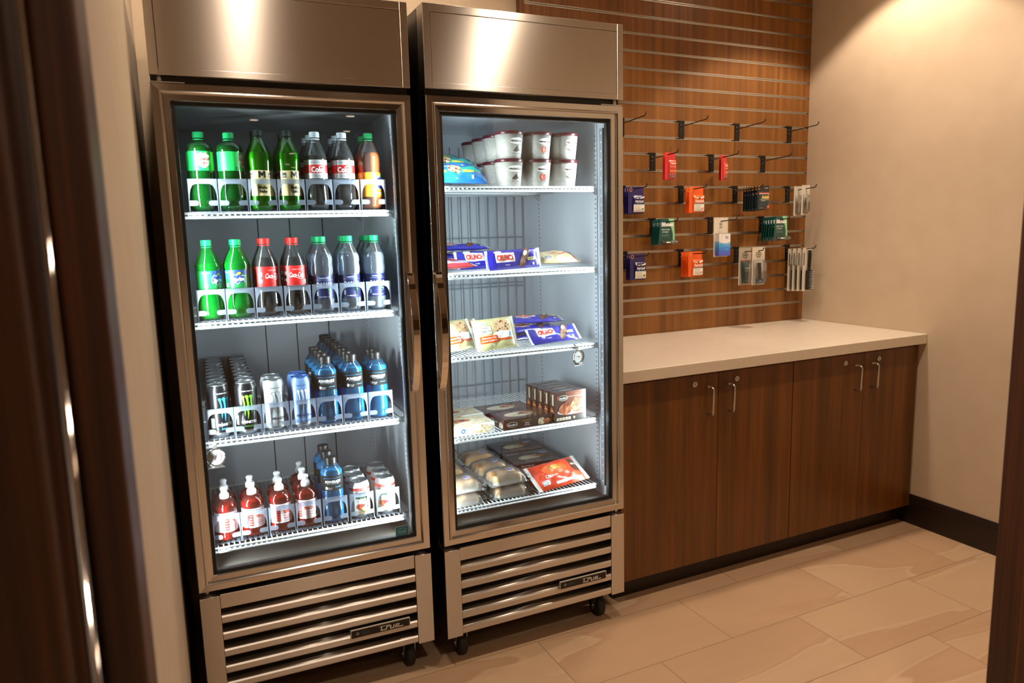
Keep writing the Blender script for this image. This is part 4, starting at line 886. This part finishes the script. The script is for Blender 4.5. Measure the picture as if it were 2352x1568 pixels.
place(mf, FR @ T(.243, .2090, z4+.0004) @ Rz(.0), 'flat dark brown frozen meal carton behind the one at the shelf edge')
place(mw_, FR @ T(.040, .1000, z4+.0004) @ Rz(-.02), 'white frozen pasta carton lying flat at the shelf edge')
place(mw_, FR @ T(.055, .222, z4+.0004) @ Rz(.03), 'white frozen pasta carton lying flat behind the first')
place(mt, FR @ T(.412, .472, z5+.0004) @ Rz(-.03), 'dark frozen dinner carton at the rear, bottom freezer shelf', group='frozen dinner cartons, bottom freezer shelf')
place(mt, FR @ T(.405, .316, z5+.0004) @ Rz(-.06), 'dark frozen dinner carton in the middle, bottom freezer shelf', group='frozen dinner cartons, bottom freezer shelf')
place(mo, FR @ T(.397, .162, z5+.0004) @ Rz(-.05), 'brick red frozen dinner carton behind the orange bag, bottom freezer shelf', group='frozen dinner cartons, bottom freezer shelf')
def a_bag(b, S):
    b.ell(S, -.010, .012, .055, .024, GL('f06030'), .0008, n=26, rings=4); b.ell(S, -.005, .018, .030, .010, noise_mat('printed_chicken', [(.4, 'a8702c'), (.55, 'dca850'), (.7, 'f0d090')], ns=90, rough=.35), .0014, wob=.15, n=30, rings=3)
    b.rect(S, .062, -.020, .098, .040, GL('4a2418'), .0012, nu=6, nv=8); b.text(S, 'BBQ', .078, .014, .012, GL('e8d0b8'), .0020, .02, wmax=.025); b.text(S, 'Chicken', -.04, -.014, .016, GL('f8e8d8'), .0020, .02, shear=.2)
    b.rect(S, -.088, -.044, -.060, -.026, GL('f0eeea'), .0014, nu=5, nv=3)
    for k in range(8): b.rect(S, -.086+k*.003, -.042, -.0848+k*.003, -.029, GL('404040'), .0018)
    b.rect(S, -.035, -.050, .085, -.041, GL('eae6e0'), .0010, nu=16, nv=2)
rb = pack('frozen_chicken_bag', 'frozen food bag', .225, .115, .036, GL('d8401c'), a_bag, GL('e8e2dc'), 17, crimp=.016, wr=.003)
place(rb, upright(.483, .130, z5+.046, .12, 1.02, .05), 'glossy orange bag of frozen chicken leaning on the brick red carton')
# bun sandwiches: crust, pale side, clear wrapper, round sticker
bunm = noise_mat('bun_crust', [(.35, 'e09a4c'), (.6, 'f2ba70')], ns=22, rough=.5); bunw = noise_mat('bun_crumb', [(.35, 'e4d4b4'), (.6, 'f6ecd8')], ns=60, rough=.7)
def buns(kind):
    t = thing('bun_sandwich_packet'); t['category'] = 'packaged sandwich'
    for s in (-1, 1):
        b = MB(); L_, R_, H_ = .058, .021, .040
        def f(a, c, s=s):
            th = PI*(-.04+1.08*c); u = -L_+2*L_*a; e = (1-abs(2*a-1)**5)**.4
            return (u, s*.0225+R_*cos(th)*e*(.98 if kind else 1.02), .008+(H_-.012)*max(0, sin(th))**.75*e)
        b.grid(f, 20, 14, bunm); b.grid(lambda a, c: (-L_+2*L_*a, s*.0225+(R_+.0015)*(2*c-1)*(1-abs(2*a-1)**5)**.4, .0085), 20, 4, bunw)
        b.grid(lambda a, c: (-L_*.985+2*L_*.985*a, s*.0225-(R_+.0010)*(1-abs(2*a-1)**5)**.4, .001+.0130*c), 20, 3, bunw); b.grid(lambda a, c: (-L_*.985+2*L_*.985*a, s*.0225+(R_+.0010)*(1-abs(2*a-1)**5)**.4, .001+.0130*c), 20, 3, bunw)
        b.build('bun', t)
    rg = random.Random(4+kind); ph = rg.uniform(0, 6); W2, D2, H2 = .074, .052, .046
    def wz(u, v):
        a = min(1, abs(u)/.066); c = min(1, abs(v)/.050)
        return (1-a**5)**.5*(1-c**4)**.5*(.0435+.0018*sin(u*140+ph)+.0016*sin(v*180+u*60))+.001
    S = lambda u, v, o: (u, v, wz(u, v)+o)
    b = MB(); b.grid(lambda a, c: S(-W2+2*W2*a, -D2+2*D2*c, 0), 30, 20, FILM); b.grid(lambda a, c: (-W2+2*W2*a, -D2+2*D2*c, .0004), 2, 2, FILM)
    for s in (-1, 1): b.grid(lambda a, c: (s*(.066+.014*a), -.050+.1*c, .012+.010*a*sin(c*26+ph)+.002), 3, 26, FILM)
    b.build('wrapper', t)
    l = MB(); q = .012 if kind else -.004; l.ell(S, q, -.020, .0145, .0105, flat('e8e4f0'), .0014, n=24, rings=3, wob=.05); l.ell(S, q, -.020, .0125, .0088, flat('5a58a8'), .0018, n=24, rings=3, wob=.05); l.text(S, 'Deli', q, -.020, .0085, flat('e8e4f0'), .0024, .02)
    l.build('sticker', t)
    l = MB(); l.rect(S, -.056, -.030, -.043, -.016, flat('8a5a30'), .0014, nu=4, nv=4); l.build('date_label', t); return t
b0, b1 = buns(0), buns(1)
BP = [(.115, .145, 0, .05, 'front lower, beside the frame'), (.118, .150, .047, .0, 'front upper, beside the frame'), (.295, .150, 0, -.08, 'front lower, in the middle'), (.285, .155, .047, .05, 'front upper, in the middle'),
      (.125, .275, 0, .1, 'second rank lower, beside the frame'), (.115, .280, .047, -.1, 'second rank upper, beside the frame'), (.285, .275, 0, .15, 'second rank lower, in the middle'), (.275, .270, .047, .1, 'second rank upper, in the middle'),
      (.130, .400, 0, .0, 'third rank lower, beside the frame'), (.120, .405, .047, .08, 'third rank middle, beside the frame'), (.290, .400, 0, .1, 'third rank lower, in the middle'), (.280, .395, .047, -.05, 'third rank upper, in the middle'), (.115, .405, .094, .0, 'topmost at the rear, beside the frame')]
for i, (x, y, z, a, nm) in enumerate(BP):
    place((b0, b1)[i % 2], FR @ T(x, y, z5+.0006+z) @ Rz(a), 'wrapped pair of brown bun sandwiches, '+nm, group='bun sandwich packets, bottom freezer shelf')
# thermometers
def thermometer(Mx, label, ang, r):
    t = thing('dial_thermometer', label, 'thermometer', Mx)
    b = MB(); b.lathe([(0, 0), (r, 0), (r, .008), (r*.93, .0088), (r*.90, .007), (r*.89, .0055)], CHROME, 40); b.xf(Rx(PI/2)); b.build('case', t)
    S = frontS(0, -.0056, 0); d = MB(); d.ell(S, 0, 0, r*.89, r*.89, flat('e6e6e4', .6), 0, n=40); R = flat('b02a28')
    for k in range(31):
        a = math.radians(225-k*9); l_ = .80 if k % 5 else .74; c, s = cos(a), sin(a); wv = .0003
        d.poly(S, [(r*l_*c-s*wv, r*l_*s+c*wv), (r*.85*c-s*wv, r*.85*s+c*wv), (r*.85*c+s*wv, r*.85*s-c*wv), (r*l_*c+s*wv, r*l_*s-c*wv)], Bk, .0003)
    for k in range(24):
        a, a2 = math.radians(60-k*4.2), math.radians(60-(k+1)*4.2); d.poly(S, [(r*.60*cos(a), r*.60*sin(a)), (r*.65*cos(a), r*.65*sin(a)), (r*.65*cos(a2), r*.65*sin(a2)), (r*.60*cos(a2), r*.60*sin(a2))], R, .0003)
    for k, n_ in enumerate(('-20', '0', '20', '40', '60', '80')): a = math.radians(215-k*50); d.text(S, n_, r*.68*cos(a), r*.68*sin(a), r*.13, Bk, .0003)
    d.text(S, '°F', 0, -r*.35, r*.2, Bk, .0003); d.build('dial', t)
    n = MB(); c, s = cos(ang), sin(ang); n.poly(S, [(-r*.30*c-s*.0012, -r*.30*s+c*.0012), (r*.66*c, r*.66*s), (-r*.30*c+s*.0012, -r*.30*s-c*.0012)], R, .0010); n.lathe([(.0018, 0), (.0014, .0012), (0, .0012)], R, 10); n.xf(T(0, -.0058, 0) @ Rx(PI/2), len(n.v)-30); n.build('needle', t)
    h = MB(); h.bar([(0, .002, r*.9), (0, .002, r+.012), (0, .0035, r+.0165), (0, .009, r+.0178), (0, .0125, r+.0165), (0, .0130, r+.010)], [(-.006, -.0005), (.006, -.0005), (.006, .0005), (-.006, .0005)], ALU); h.build('hanger', t)
    f = MB(); f.add([(-r*.5, .0005, -r*.85), (r*.5, .0005, -r*.85), (r*.95, -.012, -r*1.17), (-r*.95, -.012, -r*1.17), (r*1.0, .022, -r*1.10), (-r*1.0, .022, -r*1.10)], [(0, 1, 2, 3), (0, 1, 4, 5)], ALU); f.build('stand', t); return t
thermometer(FL @ T(.0760, .0820, .7965), 'round steel dial thermometer hanging from the third cooler shelf', 1.25, .0262)
thermometer(FR @ T(.5480, .0820, .9830) @ Rz(.25), 'round steel dial thermometer hanging under the third freezer shelf', 3.05, .0262)
#==WALL==
# ------------------------------------------------------------------ slatwall hooks and hanging goods
HOOKM = mat('black_hook', '0a0a0b', .35)
def hook():
    t = thing('slatwall_hook'); t['category'] = 'display hook'
    b = MB(); b.box(-.015, -.0028, -.078, .015, .0, .004, HOOKM); b.box(-.024, -.004, -.0015, .015, .004, .0065, HOOKM); b.box(-.012, -.004, -.004, .012, .0, .001, HOOKM)
    for z in (-.012, -.030): b.lathe([(.0022, 0), (.0015, .001), (0, .0012)], ALU, 8); b.xf(T(-.004, -.0028, z) @ Rx(PI/2), len(b.v)-24)
    b.build('bracket', t, bev=.0006)
    r = MB(); r.tube([(.002, -.002, -.020), (.002, -.150, -.012), (.002, -.176, -.0105), (.002, -.182, -.006), (.002, -.187, .004)], .0024, HOOKM, 8); r.build('rod', t); return t
hk = hook(); HX = dict(A=(1.93, 2.272, 2.615, 2.965), B=(2.105, 2.455, 2.79), C=(1.937, 2.272, 2.61, 2.965), D=(2.107, 2.455, 2.791), E=(1.946, 2.275, 2.627, 2.976))
HZ = dict(A=1.9155, B=1.7640, C=1.6128, D=1.4616, E=1.3103)
TOP = dict(A='in the top hook row', B='in the second hook row', C='in the third hook row', D='in the fourth hook row', E='in the lowest hook row')
HOLD = {'A': ['empty hook beside the freezer', 'empty hook one in from the freezer', 'empty hook two in from the freezer', 'empty hook beside the plain wall'],
        'B': ['hook with red packets beside the freezer', 'hook with two thin red packets', 'empty hook'], 'C': ['hook with dark blue packets', 'hook with orange packets', 'hook with a row of dark packets', 'hook with nail tool cards'],
        'D': ['hook with lip balm cards by the freezer', 'hook with the eye care card', 'hook with lip balm cards by the plain wall'], 'E': ['hook with dark blue packets', 'hook with orange packets', 'hook with shaving cards', 'hook with hairbrush cards']}
for rw in 'ABCDE':
    for i, x in enumerate(HX[rw]): place(hk, T(x, YS-.0015, HZ[rw]), 'black slatwall '+HOLD[rw][i]+', '+TOP[rw], group='black slatwall display hooks')
def card(name, cat, w, h, build_fn):
    """flat card in the xz plane, hole at the origin, facing -y"""
    t = thing(name); t['category'] = cat; build_fn(t, w, h); return t
def cardpoly(w, h, top=.010, r=.003):
    pts = [(-w/2, top-h+r), (-w/2+r, top-h), (w/2-r, top-h), (w/2, top-h+r), (w/2, top-r), (w/2-r, top), (-w/2+r, top), (-w/2, top-r)]
    return pts
def slab(b, pts, y0, y1, m): b.prism(pts, lambda a, c: (a, y0, c), lambda a, c: (a, y1, c), m)
def pillowbox(b, x0, x1, z0, z1, y, t, m):
    def f(a, c): e = (1-abs(2*a-1)**6)**.5*(1-abs(2*c-1)**6)**.5; return (x0+(x1-x0)*a, y-t*e, z0+(z1-z0)*c)
    b.grid(f, 14, 14, m); return lambda u, v, o: (x0+u, y-t*((1-abs(2*u/(x1-x0)-1)**6)**.5*(1-abs(2*v/(z1-z0)-1)**6)**.5 if 0 < u < x1-x0 and 0 < v < z1-z0 else 0)-o, z0+v)
def cold(base, capc, name, dark):
    def fn(t, w, h):
        b = MB(); slab(b, cardpoly(w, h), 0, .0008, GL(base)); 
        S = frontS(0, 0, 0)
        for k in range(14):
            a, a2 = 2*PI*k/14, 2*PI*(k+1)/14; b.poly(S, [(-w*.33+.0062*cos(a), -.004+.0085*sin(a)), (-w*.33+.0085*cos(a), -.004+.0110*sin(a)), (-w*.33+.0085*cos(a2), -.004+.0110*sin(a2)), (-w*.33+.0062*cos(a2), -.004+.0085*sin(a2))], flat('e8a048'), .0005)
        b.build('backing_card', t)
        p = MB(); x0, x1, z0, z1 = -w*.22, w*.56, -.122, -.034; St = pillowbox(p, x0, x1, z0, z1, -.0012, .007, GL(capc)); wd = x1-x0; hh = z1-z0
        p.grid(lambda a, c: St(a, c, .0004), 10, 8, flat('ece6dc', .3, 1), True, .003, .003, wd-.003, hh*.46); p.rect(St, .003, hh*.46, wd-.003, hh*.50, flat('3a8aa0'), .0008, nu=10)
        p.poly(St, [(.004, hh-.006), (wd-.004, hh-.006), (wd-.005, hh-.013), (wd*.62, hh-.0175), (wd/2, hh-.0185), (wd*.38, hh-.0175), (.005, hh-.013)], flat('ece6dc', .3, 1), .0012)
        p.poly(St, [(wd/2-.006, hh-.009), (wd/2+.006, hh-.009), (wd/2+.005, hh-.017), (wd/2, hh-.022), (wd/2-.005, hh-.017)], flat('2a3444'), .0018); p.text(St, 'VICKS', wd/2, hh-.0125, .0035, Wt, .0022)
        p.text(St, name, wd/2, hh*.645, .0165, Wt, .0016, .03, wmax=wd*.86)
        for k in range(4): p.rect(St, .010, hh*.12+k*.0075, wd*.62, hh*.12+.0016+k*.0075, flat('9a948a'), .0010)
        p.ell(St, wd*.78, hh*.20, .0075, .0042, flat(dark), .0012, rot=.5); p.build('sachet', t)
    return fn
nyq = card('night_cold_medicine_packet', 'medicine packet', .094, .137, cold('241f5e', '1c1a55', 'NyQuil', '3f8f6a')); dyq = card('day_cold_medicine_packet', 'medicine packet', .094, .137, cold('e85a1a', 'e8641c', 'DayQuil', 'e87a2a'))
def advil(t, w, h):
    b = MB(); slab(b, cardpoly(w, h), 0, .0008, flat('10161c', .3, 1)); S = frontS(0, 0, 0)
    for k in range(14):
        a, a2 = 2*PI*k/14, 2*PI*(k+1)/14; b.poly(S, [(-w*.36+.0055*cos(a), -.002+.0085*sin(a)), (-w*.36+.0078*cos(a), -.002+.0110*sin(a)), (-w*.36+.0078*cos(a2), -.002+.0110*sin(a2)), (-w*.36+.0055*cos(a2), -.002+.0085*sin(a2))], flat('e8a048'), .0005)
    b.rect(S, w*.12, -.008, w*.40, -.002, flat('8a8f94'), .0006); b.build('backing_card', t)
    p = MB(); x0, x1, z0, z1 = -w*.42, w*.50, -.125, -.026; St = pillowbox(p, x0, x1, z0, z1, -.0012, .0045, flat('16313a', .3, 1)); wd, hh = x1-x0, z1-z0
    p.rect(St, .003, hh-.010, wd-.003, hh-.005, flat('c83a28'), .0006, nu=8); p.rect(St, .003, hh-.0125, wd-.003, hh-.0105, Wt, .0006, nu=8)
    p.text(St, 'Advil', wd*.55, hh*.70, .0260, flat('e8cf6a'), .0012, .045, wmax=wd*.76); p.text(St, 'Ibuprofen Tablets, 200 mg', wd*.5, hh*.55, .0055, Wt, .0010, .01, wmax=wd*.8); p.text(St, 'Pain Reliever', wd*.42, hh*.49, .0055, Wt, .0010, .01)
    p.poly(St, [(wd*.55, .003), (wd-.003, .003), (wd-.003, hh*.34), (wd*.86, hh*.20), (wd*.70, hh*.08)], flat('c8482c'), .0008); p.ell(St, wd*.84, hh*.15, .0062, .0062, flat('e87a4a'), .0012); p.text(St, '4', wd*.84, hh*.15, .009, Wt, .0016, .02)
    p.text(St, '2 PACKETS OF 2', wd*.24, hh*.08, .0045, Wt, .0010); p.build('sachet', t)
adv = card('pain_relief_packet', 'medicine packet', .090, .138, advil)
def tyl(t, w, h):
    b = MB(); slab(b, cardpoly(w, h), 0, .0008, GL('d22a34')); S = frontS(0, 0, 0)
    for k in range(14):
        a, a2 = 2*PI*k/14, 2*PI*(k+1)/14; b.poly(S, [(-w*.28+.0058*cos(a), -.002+.0080*sin(a)), (-w*.28+.0082*cos(a), -.002+.0105*sin(a)), (-w*.28+.0082*cos(a2), -.002+.0105*sin(a2)), (-w*.28+.0058*cos(a2), -.002+.0080*sin(a2))], flat('f07a3a'), .0005)
    b.build('backing_card', t)
    p = MB(); x0, x1, z0, z1 = -w*.16, w*.60, -.122, -.030; St = pillowbox(p, x0, x1, z0, z1, -.0012, .006, GL('d84a3a')); wd, hh = x1-x0, z1-z0
    p.text(St, 'Tylenol', wd/2, hh*.82, .0115, Wt, .0012, .03, wmax=wd*.74); p.text(St, 'Extra Strength', wd/2, hh*.64, .0070, flat('f8d0b8'), .0012, .01, wmax=wd*.72); p.rect(St, .003, hh*.49, wd-.003, hh*.51, flat('7a3030'), .0008, nu=6)
    p.rect(St, .003, .003, wd-.003, hh*.26, flat('8a6468', .3), .0006, nu=8, nv=4); p.rect(St, .006, hh*.34, wd-.006, hh*.46, flat('e87850'), .0008, nu=8, nv=2); p.ell(St, wd/2, hh*.17, .004, .0055, flat('e05030'), .0012); p.text(St, '500 mg', wd/2, hh*.08, .0055, Wt, .0012, .01); p.build('sachet', t)
red = card('red_pain_relief_packet', 'medicine packet', .064, .140, tyl)
def blis(t, w, h):
    b = MB(); pts = [(-w*.5, -.105), (w*.55, -.105), (w*.55, -.085), (w*.42, -.085), (w*.36, .014), (-w*.30, .014), (-w*.40, .004), (-w*.5, -.085)]
    slab(b, pts, 0, .0009, flat('0f4a44', .35, 1)); S = frontS(0, 0, 0)
    b.poly(S, [(w*.02, .014), (w*.36, .014), (w*.42, -.085), (w*.30, -.085), (w*.30, -.055), (w*.16, -.010), (w*.10, .004)], flat('8fd0a0', .35, 1), .0004)
    b.text(S, 'Blistex', w*.00, -.012, .0245, Wt, .0009, .045, wmax=w*.76); b.text(S, 'MEDICATED', -w*.10, -.036, .0088, flat('d8efe4'), .0008, .015, wmax=w*.46); b.text(S, 'LIP BALM', -w*.14, -.047, .0088, flat('d8efe4'), .0008, .015, wmax=w*.36)
    b.rect(S, -w*.34, -.060, w*.05, -.0592, flat('9ac8b8'), .0006); b.rect(S, -w*.34, -.066, w*.10, -.0652, flat('9ac8b8'), .0006); b.build('backing_card', t)
    p = MB(); p.tube([(-w*.42, -.009, -.095), (w*.50, -.009, -.095)], .0085, CLEARP, 14); p.tube([(-w*.40, -.009, -.095), (w*.12, -.009, -.095)], .0072, flat('12584e', .3, 1), 14); p.tube([(w*.125, -.009, -.095), (w*.48, -.009, -.095)], .0075, flat('e6ece8', .3), 14)
    S2 = frontS(0, -.0185, 0); p.text(S2, 'SPF 15', w*.28, -.095, .008, flat('12584e'), .0004, .02); p.rect(S2, -w*.20, -.098, w*.05, -.092, flat('bfe0d0'), .0002); p.build('balm_tube', t)
bl = card('lip_balm_card', 'lip balm', .100, .120, blis)
def rex(t, w, h):
    b = MB(); slab(b, cardpoly(w, h, .016), 0, .0010, flat('d6cdbc', .5)); S = frontS(0, 0, 0)
    b.text(S, 'RE', 0, -.016, .018, flat('6a6660'), .0005, .0); b.text(S, 'REMEDY', 0, -.031, .006, flat('6a6660'), .0005); b.build('backing_card', t)
    p = MB(); p.box(-.036, -.030, -.168, .034, -.0012, -.062, flat('e8e6e6', .35, 1)); S = frontS(-.036, -.030, -.168)
    for k, c in enumerate(('5560c0', '4a70cc', '4088d8', '48a0e0', '6cb8e8')): p.rect(S, 0, k*.0138, .070, (k+1)*.0138, flat(c, .35), .0004); p.add([(-.0364, y, -.168+z) for y, z in ((-.030, k*.0138), (-.0012, k*.0138), (-.0012, (k+1)*.0138), (-.030, (k+1)*.0138))], [(0, 1, 2, 3)], flat(c, .35))
    p.ell(S, .035, .070, .036, .010, flat('e8e6e6', .35, 1), .0007); p.text(S, 'RE', .048, .088, .016, flat('5a6478'), .0009, 0); p.text(S, 'LENS SOLUTION', .046, .058, .0048, Wt, .0012, .01); p.text(S, 'SENSITIVE EYES', .046, .050, .0042, Wt, .0012, .01); p.text(S, '2 FL OZ', .046, .030, .005, Wt, .0009)
    p.build('product_box', t)
    q = MB(); q.box(-.0385, -.012, -.1705, .0365, -.0012, -.1685, CLEARP); q.box(-.0385, -.012, -.0615, .0365, -.0012, -.0590, CLEARP); q.build('blister', t)
rx = card('eye_care_card', 'eye care product', .088, .190, rex)
def tube_card(kind):
    def fn(t, w, h):
        b = MB(); slab(b, cardpoly(w, h, .016), 0, .0010, flat('d0c6b4', .5)); S = frontS(0, 0, 0)
        for k in range(20):
            a, a2 = 2*PI*k/20, 2*PI*(k+1)/20; b.poly(S, [(.015*cos(a), -.020+.011*sin(a)), (.0175*cos(a), -.020+.0135*sin(a)), (.0175*cos(a2), -.020+.0135*sin(a2)), (.015*cos(a2), -.020+.011*sin(a2))], Bk, .0005)
        b.text(S, 'ONE', 0, -.020, .010, Bk, .0006, .02); b.build('backing_card', t)
        p = MB()
        if kind == 'tube':
            p.grid(lambda a, c: ((.027-.006*c)*cos(PI*(1+a)) if 0 else (.027-.006*(1-c))*(2*a-1), -.002-.013*(1-(2*a-1)**2)**.5*(.25+.75*(1-c)), -.160+.110*c), 12, 10, flat('1c4a48', .3, 1)); p.box(-.027, -.006, -.052, .027, -.001, -.046, flat('b8785a', .4))
            S2 = frontS(0, -.0170, 0); p.text(S2, 'CREW', 0, -.085, .012, Wt, .0004, .02); p.text(S2, 'SHAVE GEL', 0, -.098, .006, Wt, .0004)
        else:
            p.tube([(-.004, -.012, -.060), (-.002, -.014, -.100), (.002, -.012, -.145)], .0075, flat('15181c', .35), 10); p.box(-.022, -.016, -.160, .022, -.006, -.138, flat('3a5a8a', .3, 1)); p.text(frontS(0, -.016, 0), 'III', .0, -.149, .012, Wt, .0006, .02)
            p.box(-.018, -.010, -.095, -.010, -.004, -.060, ALU)
        p.build('product', t)
        q = MB(); pillowbox(q, -.034, .034, -.165, -.045, -.0012, .034, CLEARP); q.build('blister', t)
    return fn
tb = card('shave_gel_card', 'shave gel', .082, .185, tube_card('tube')); rz_ = card('razor_card', 'razor', .082, .185, tube_card('razor'))
def nail(kind):
    def fn(t, w, h):
        b = MB(); slab(b, cardpoly(w, h, .016), 0, .0010, flat('cfc8ba', .5)); b.build('backing_card', t); p = MB()
        if kind: p.bar([(0, -.004, -.118), (0, -.007, -.080), (0, -.006, -.045)], [(-.0085, -.0012), (.0085, -.0012), (.0085, .0012), (-.0085, .0012)], CHROME); p.bar([(0, -.012, -.112), (0, -.009, -.070), (0, -.007, -.045)], [(-.006, -.0008), (.006, -.0008), (.006, .0008), (-.006, .0008)], CHROME); p.tube([(0, -.003, -.052), (0, -.014, -.052)], .002, CHROME, 8)
        else: p.bar([(-.004, -.004, -.118), (-.006, -.006, -.080), (-.001, -.006, -.040)], [(-.0035, -.001), (.0035, -.001), (.0035, .001), (-.0035, .001)], CHROME); p.bar([(.004, -.004, -.118), (.006, -.006, -.080), (.001, -.006, -.040)], [(-.0035, -.001), (.0035, -.001), (.0035, .001), (-.0035, .001)], CHROME)
        p.build('nail_tool', t); q = MB(); pillowbox(q, -.018, .018, -.124, -.030, -.0012, .018, CLEARP); q.build('blister', t)
    return fn
nc0 = card('tweezer_card', 'tweezers', .056, .150, nail(0)); nc1 = card('nail_clipper_card', 'nail clipper', .056, .150, nail(1))
def brush(t, w, h):
    b = MB(); slab(b, cardpoly(w, h, .014), 0, .0012, flat('d2c8b6', .5)); S = frontS(0, 0, 0); b.rect(S, -w*.42, -.075, -w*.30, -.010, flat('5a564e'), .0004); b.build('backing_card', t)
    p = MB(); HB = mat('brush_black', '101012', .35); p.tube([(.004, -.012, .002), (.004, -.013, -.020), (.003, -.013, -.055), (.002, -.013, -.085), (.002, -.013, -.105)], .0085, HB, 12)
    p.box(-.014, -.018, -.200, .017, -.006, -.100, HB); p.build('handle', t)
    q = MB()
    for i in range(4):
        for j in range(11): x, z = -.009+i*.007, -.193+j*.0085; q.tube([(x, -.017, z), (x+(i-1.5)*.0015, -.030, z)], .0007, HB, 5); q.box(x-.0011, -.0312, z-.0011, x+.0011, -.029, z+.0011, flat('d8d8d8'))
    for j in range(12): z = -.195+j*.0082; q.tube([(.016, -.012, z), (.034, -.014, z)], .0007, flat('3a3a3c'), 5); q.box(.0335, -.0152, z-.0011, .0358, -.0128, z+.0011, flat('d8d8d8'))
    q.build('bristles', t)
br = card('hairbrush_card', 'hairbrush', .062, .222, brush)
def hang(p, rw, i, ys, names, group, dx=0, dz=-.018, tw=0, sc_k=1):
    x = HX[rw][i]+.002
    for k, y in enumerate(ys):
        q = p[k] if isinstance(p, (list, tuple)) else p
        place(q, T(x+dx, YS-.0015-y, HZ[rw]+dz+(y/.15)*.008) @ Rz(tw+random.uniform(-.02, .02)) @ Matrix.Diagonal((sc_k, 1, sc_k, 1)), names[k], group=group)
def ordn(n, what, tail): return ['%s, %s of %s %s' % (what, ORD[k], ['', 'one', 'two', 'three', 'four', 'five', 'six'][n], tail) if n > 1 else what+' '+tail for k in range(n)]
hang(red, 'B', 0, (.112, .096), ordn(2, 'red medicine packet', 'on the hook beside the freezer'), 'red medicine packets near the freezer', dx=.012, sc_k=.87)
hang(red, 'B', 1, (.075, .060), ordn(2, 'red medicine packet', 'on the middle hook of its row'), 'red medicine packets on the middle hook', dx=.012, tw=.38, sc_k=.84)
hang(nyq, 'C', 0, (.086, .068, .050), ordn(3, 'dark blue cold medicine packet', 'in the third hook row'), 'dark blue medicine packets, third hook row', dx=.010, sc_k=.87)
hang(dyq, 'C', 1, (.090, .066), ordn(2, 'orange cold medicine packet', 'in the third hook row'), 'orange medicine packets, third hook row', dx=.016, sc_k=.88)
hang(adv, 'C', 2, (.155, .134, .112, .096, .078, .060), ordn(6, 'black pain relief packet', 'on one hook'), 'black pain relief packets', dx=.034, sc_k=.84)
hang((nc1, nc0), 'C', 3, (.120, .070), ['clear nail clipper card hanging in front', 'clear tweezer card hanging behind the nail clipper'], 'nail tool cards', dx=.0)
hang(bl, 'D', 0, (.100, .085, .070, .055, .040), ordn(5, 'green lip balm card', 'on the hook beside the freezer'), 'green lip balm cards near the freezer', dx=.008)
hang(rx, 'D', 1, (.075,), ['pale card holding a blue and white eye care box'], 'eye care cards', dx=.0)
hang(bl, 'D', 2, (.125, .106, .088, .070, .054, .040), ordn(6, 'green lip balm card', 'on the hook by the plain wall'), 'green lip balm cards near the plain wall', dx=.008)
hang(nyq, 'E', 0, (.086, .070, .054), ordn(3, 'dark blue cold medicine packet', 'in the lowest hook row'), 'dark blue medicine packets, lowest hook row', dx=.010, sc_k=.87)
hang(dyq, 'E', 1, (.092, .072, .056, .040), ordn(4, 'orange cold medicine packet', 'in the lowest hook row'), 'orange medicine packets, lowest hook row', dx=.010, sc_k=.87)
hang((rz_, tb), 'E', 2, (.152, .060), ['clear card holding a dark razor', 'pale card holding a dark green shave gel tube'], 'shaving cards', dx=.0)
hang(br, 'E', 3, (.128, .094, .062, .030), ordn(4, 'black hairbrush on a pale card', 'by the plain wall'), 'black hairbrush cards', dx=.006, dz=-.030)
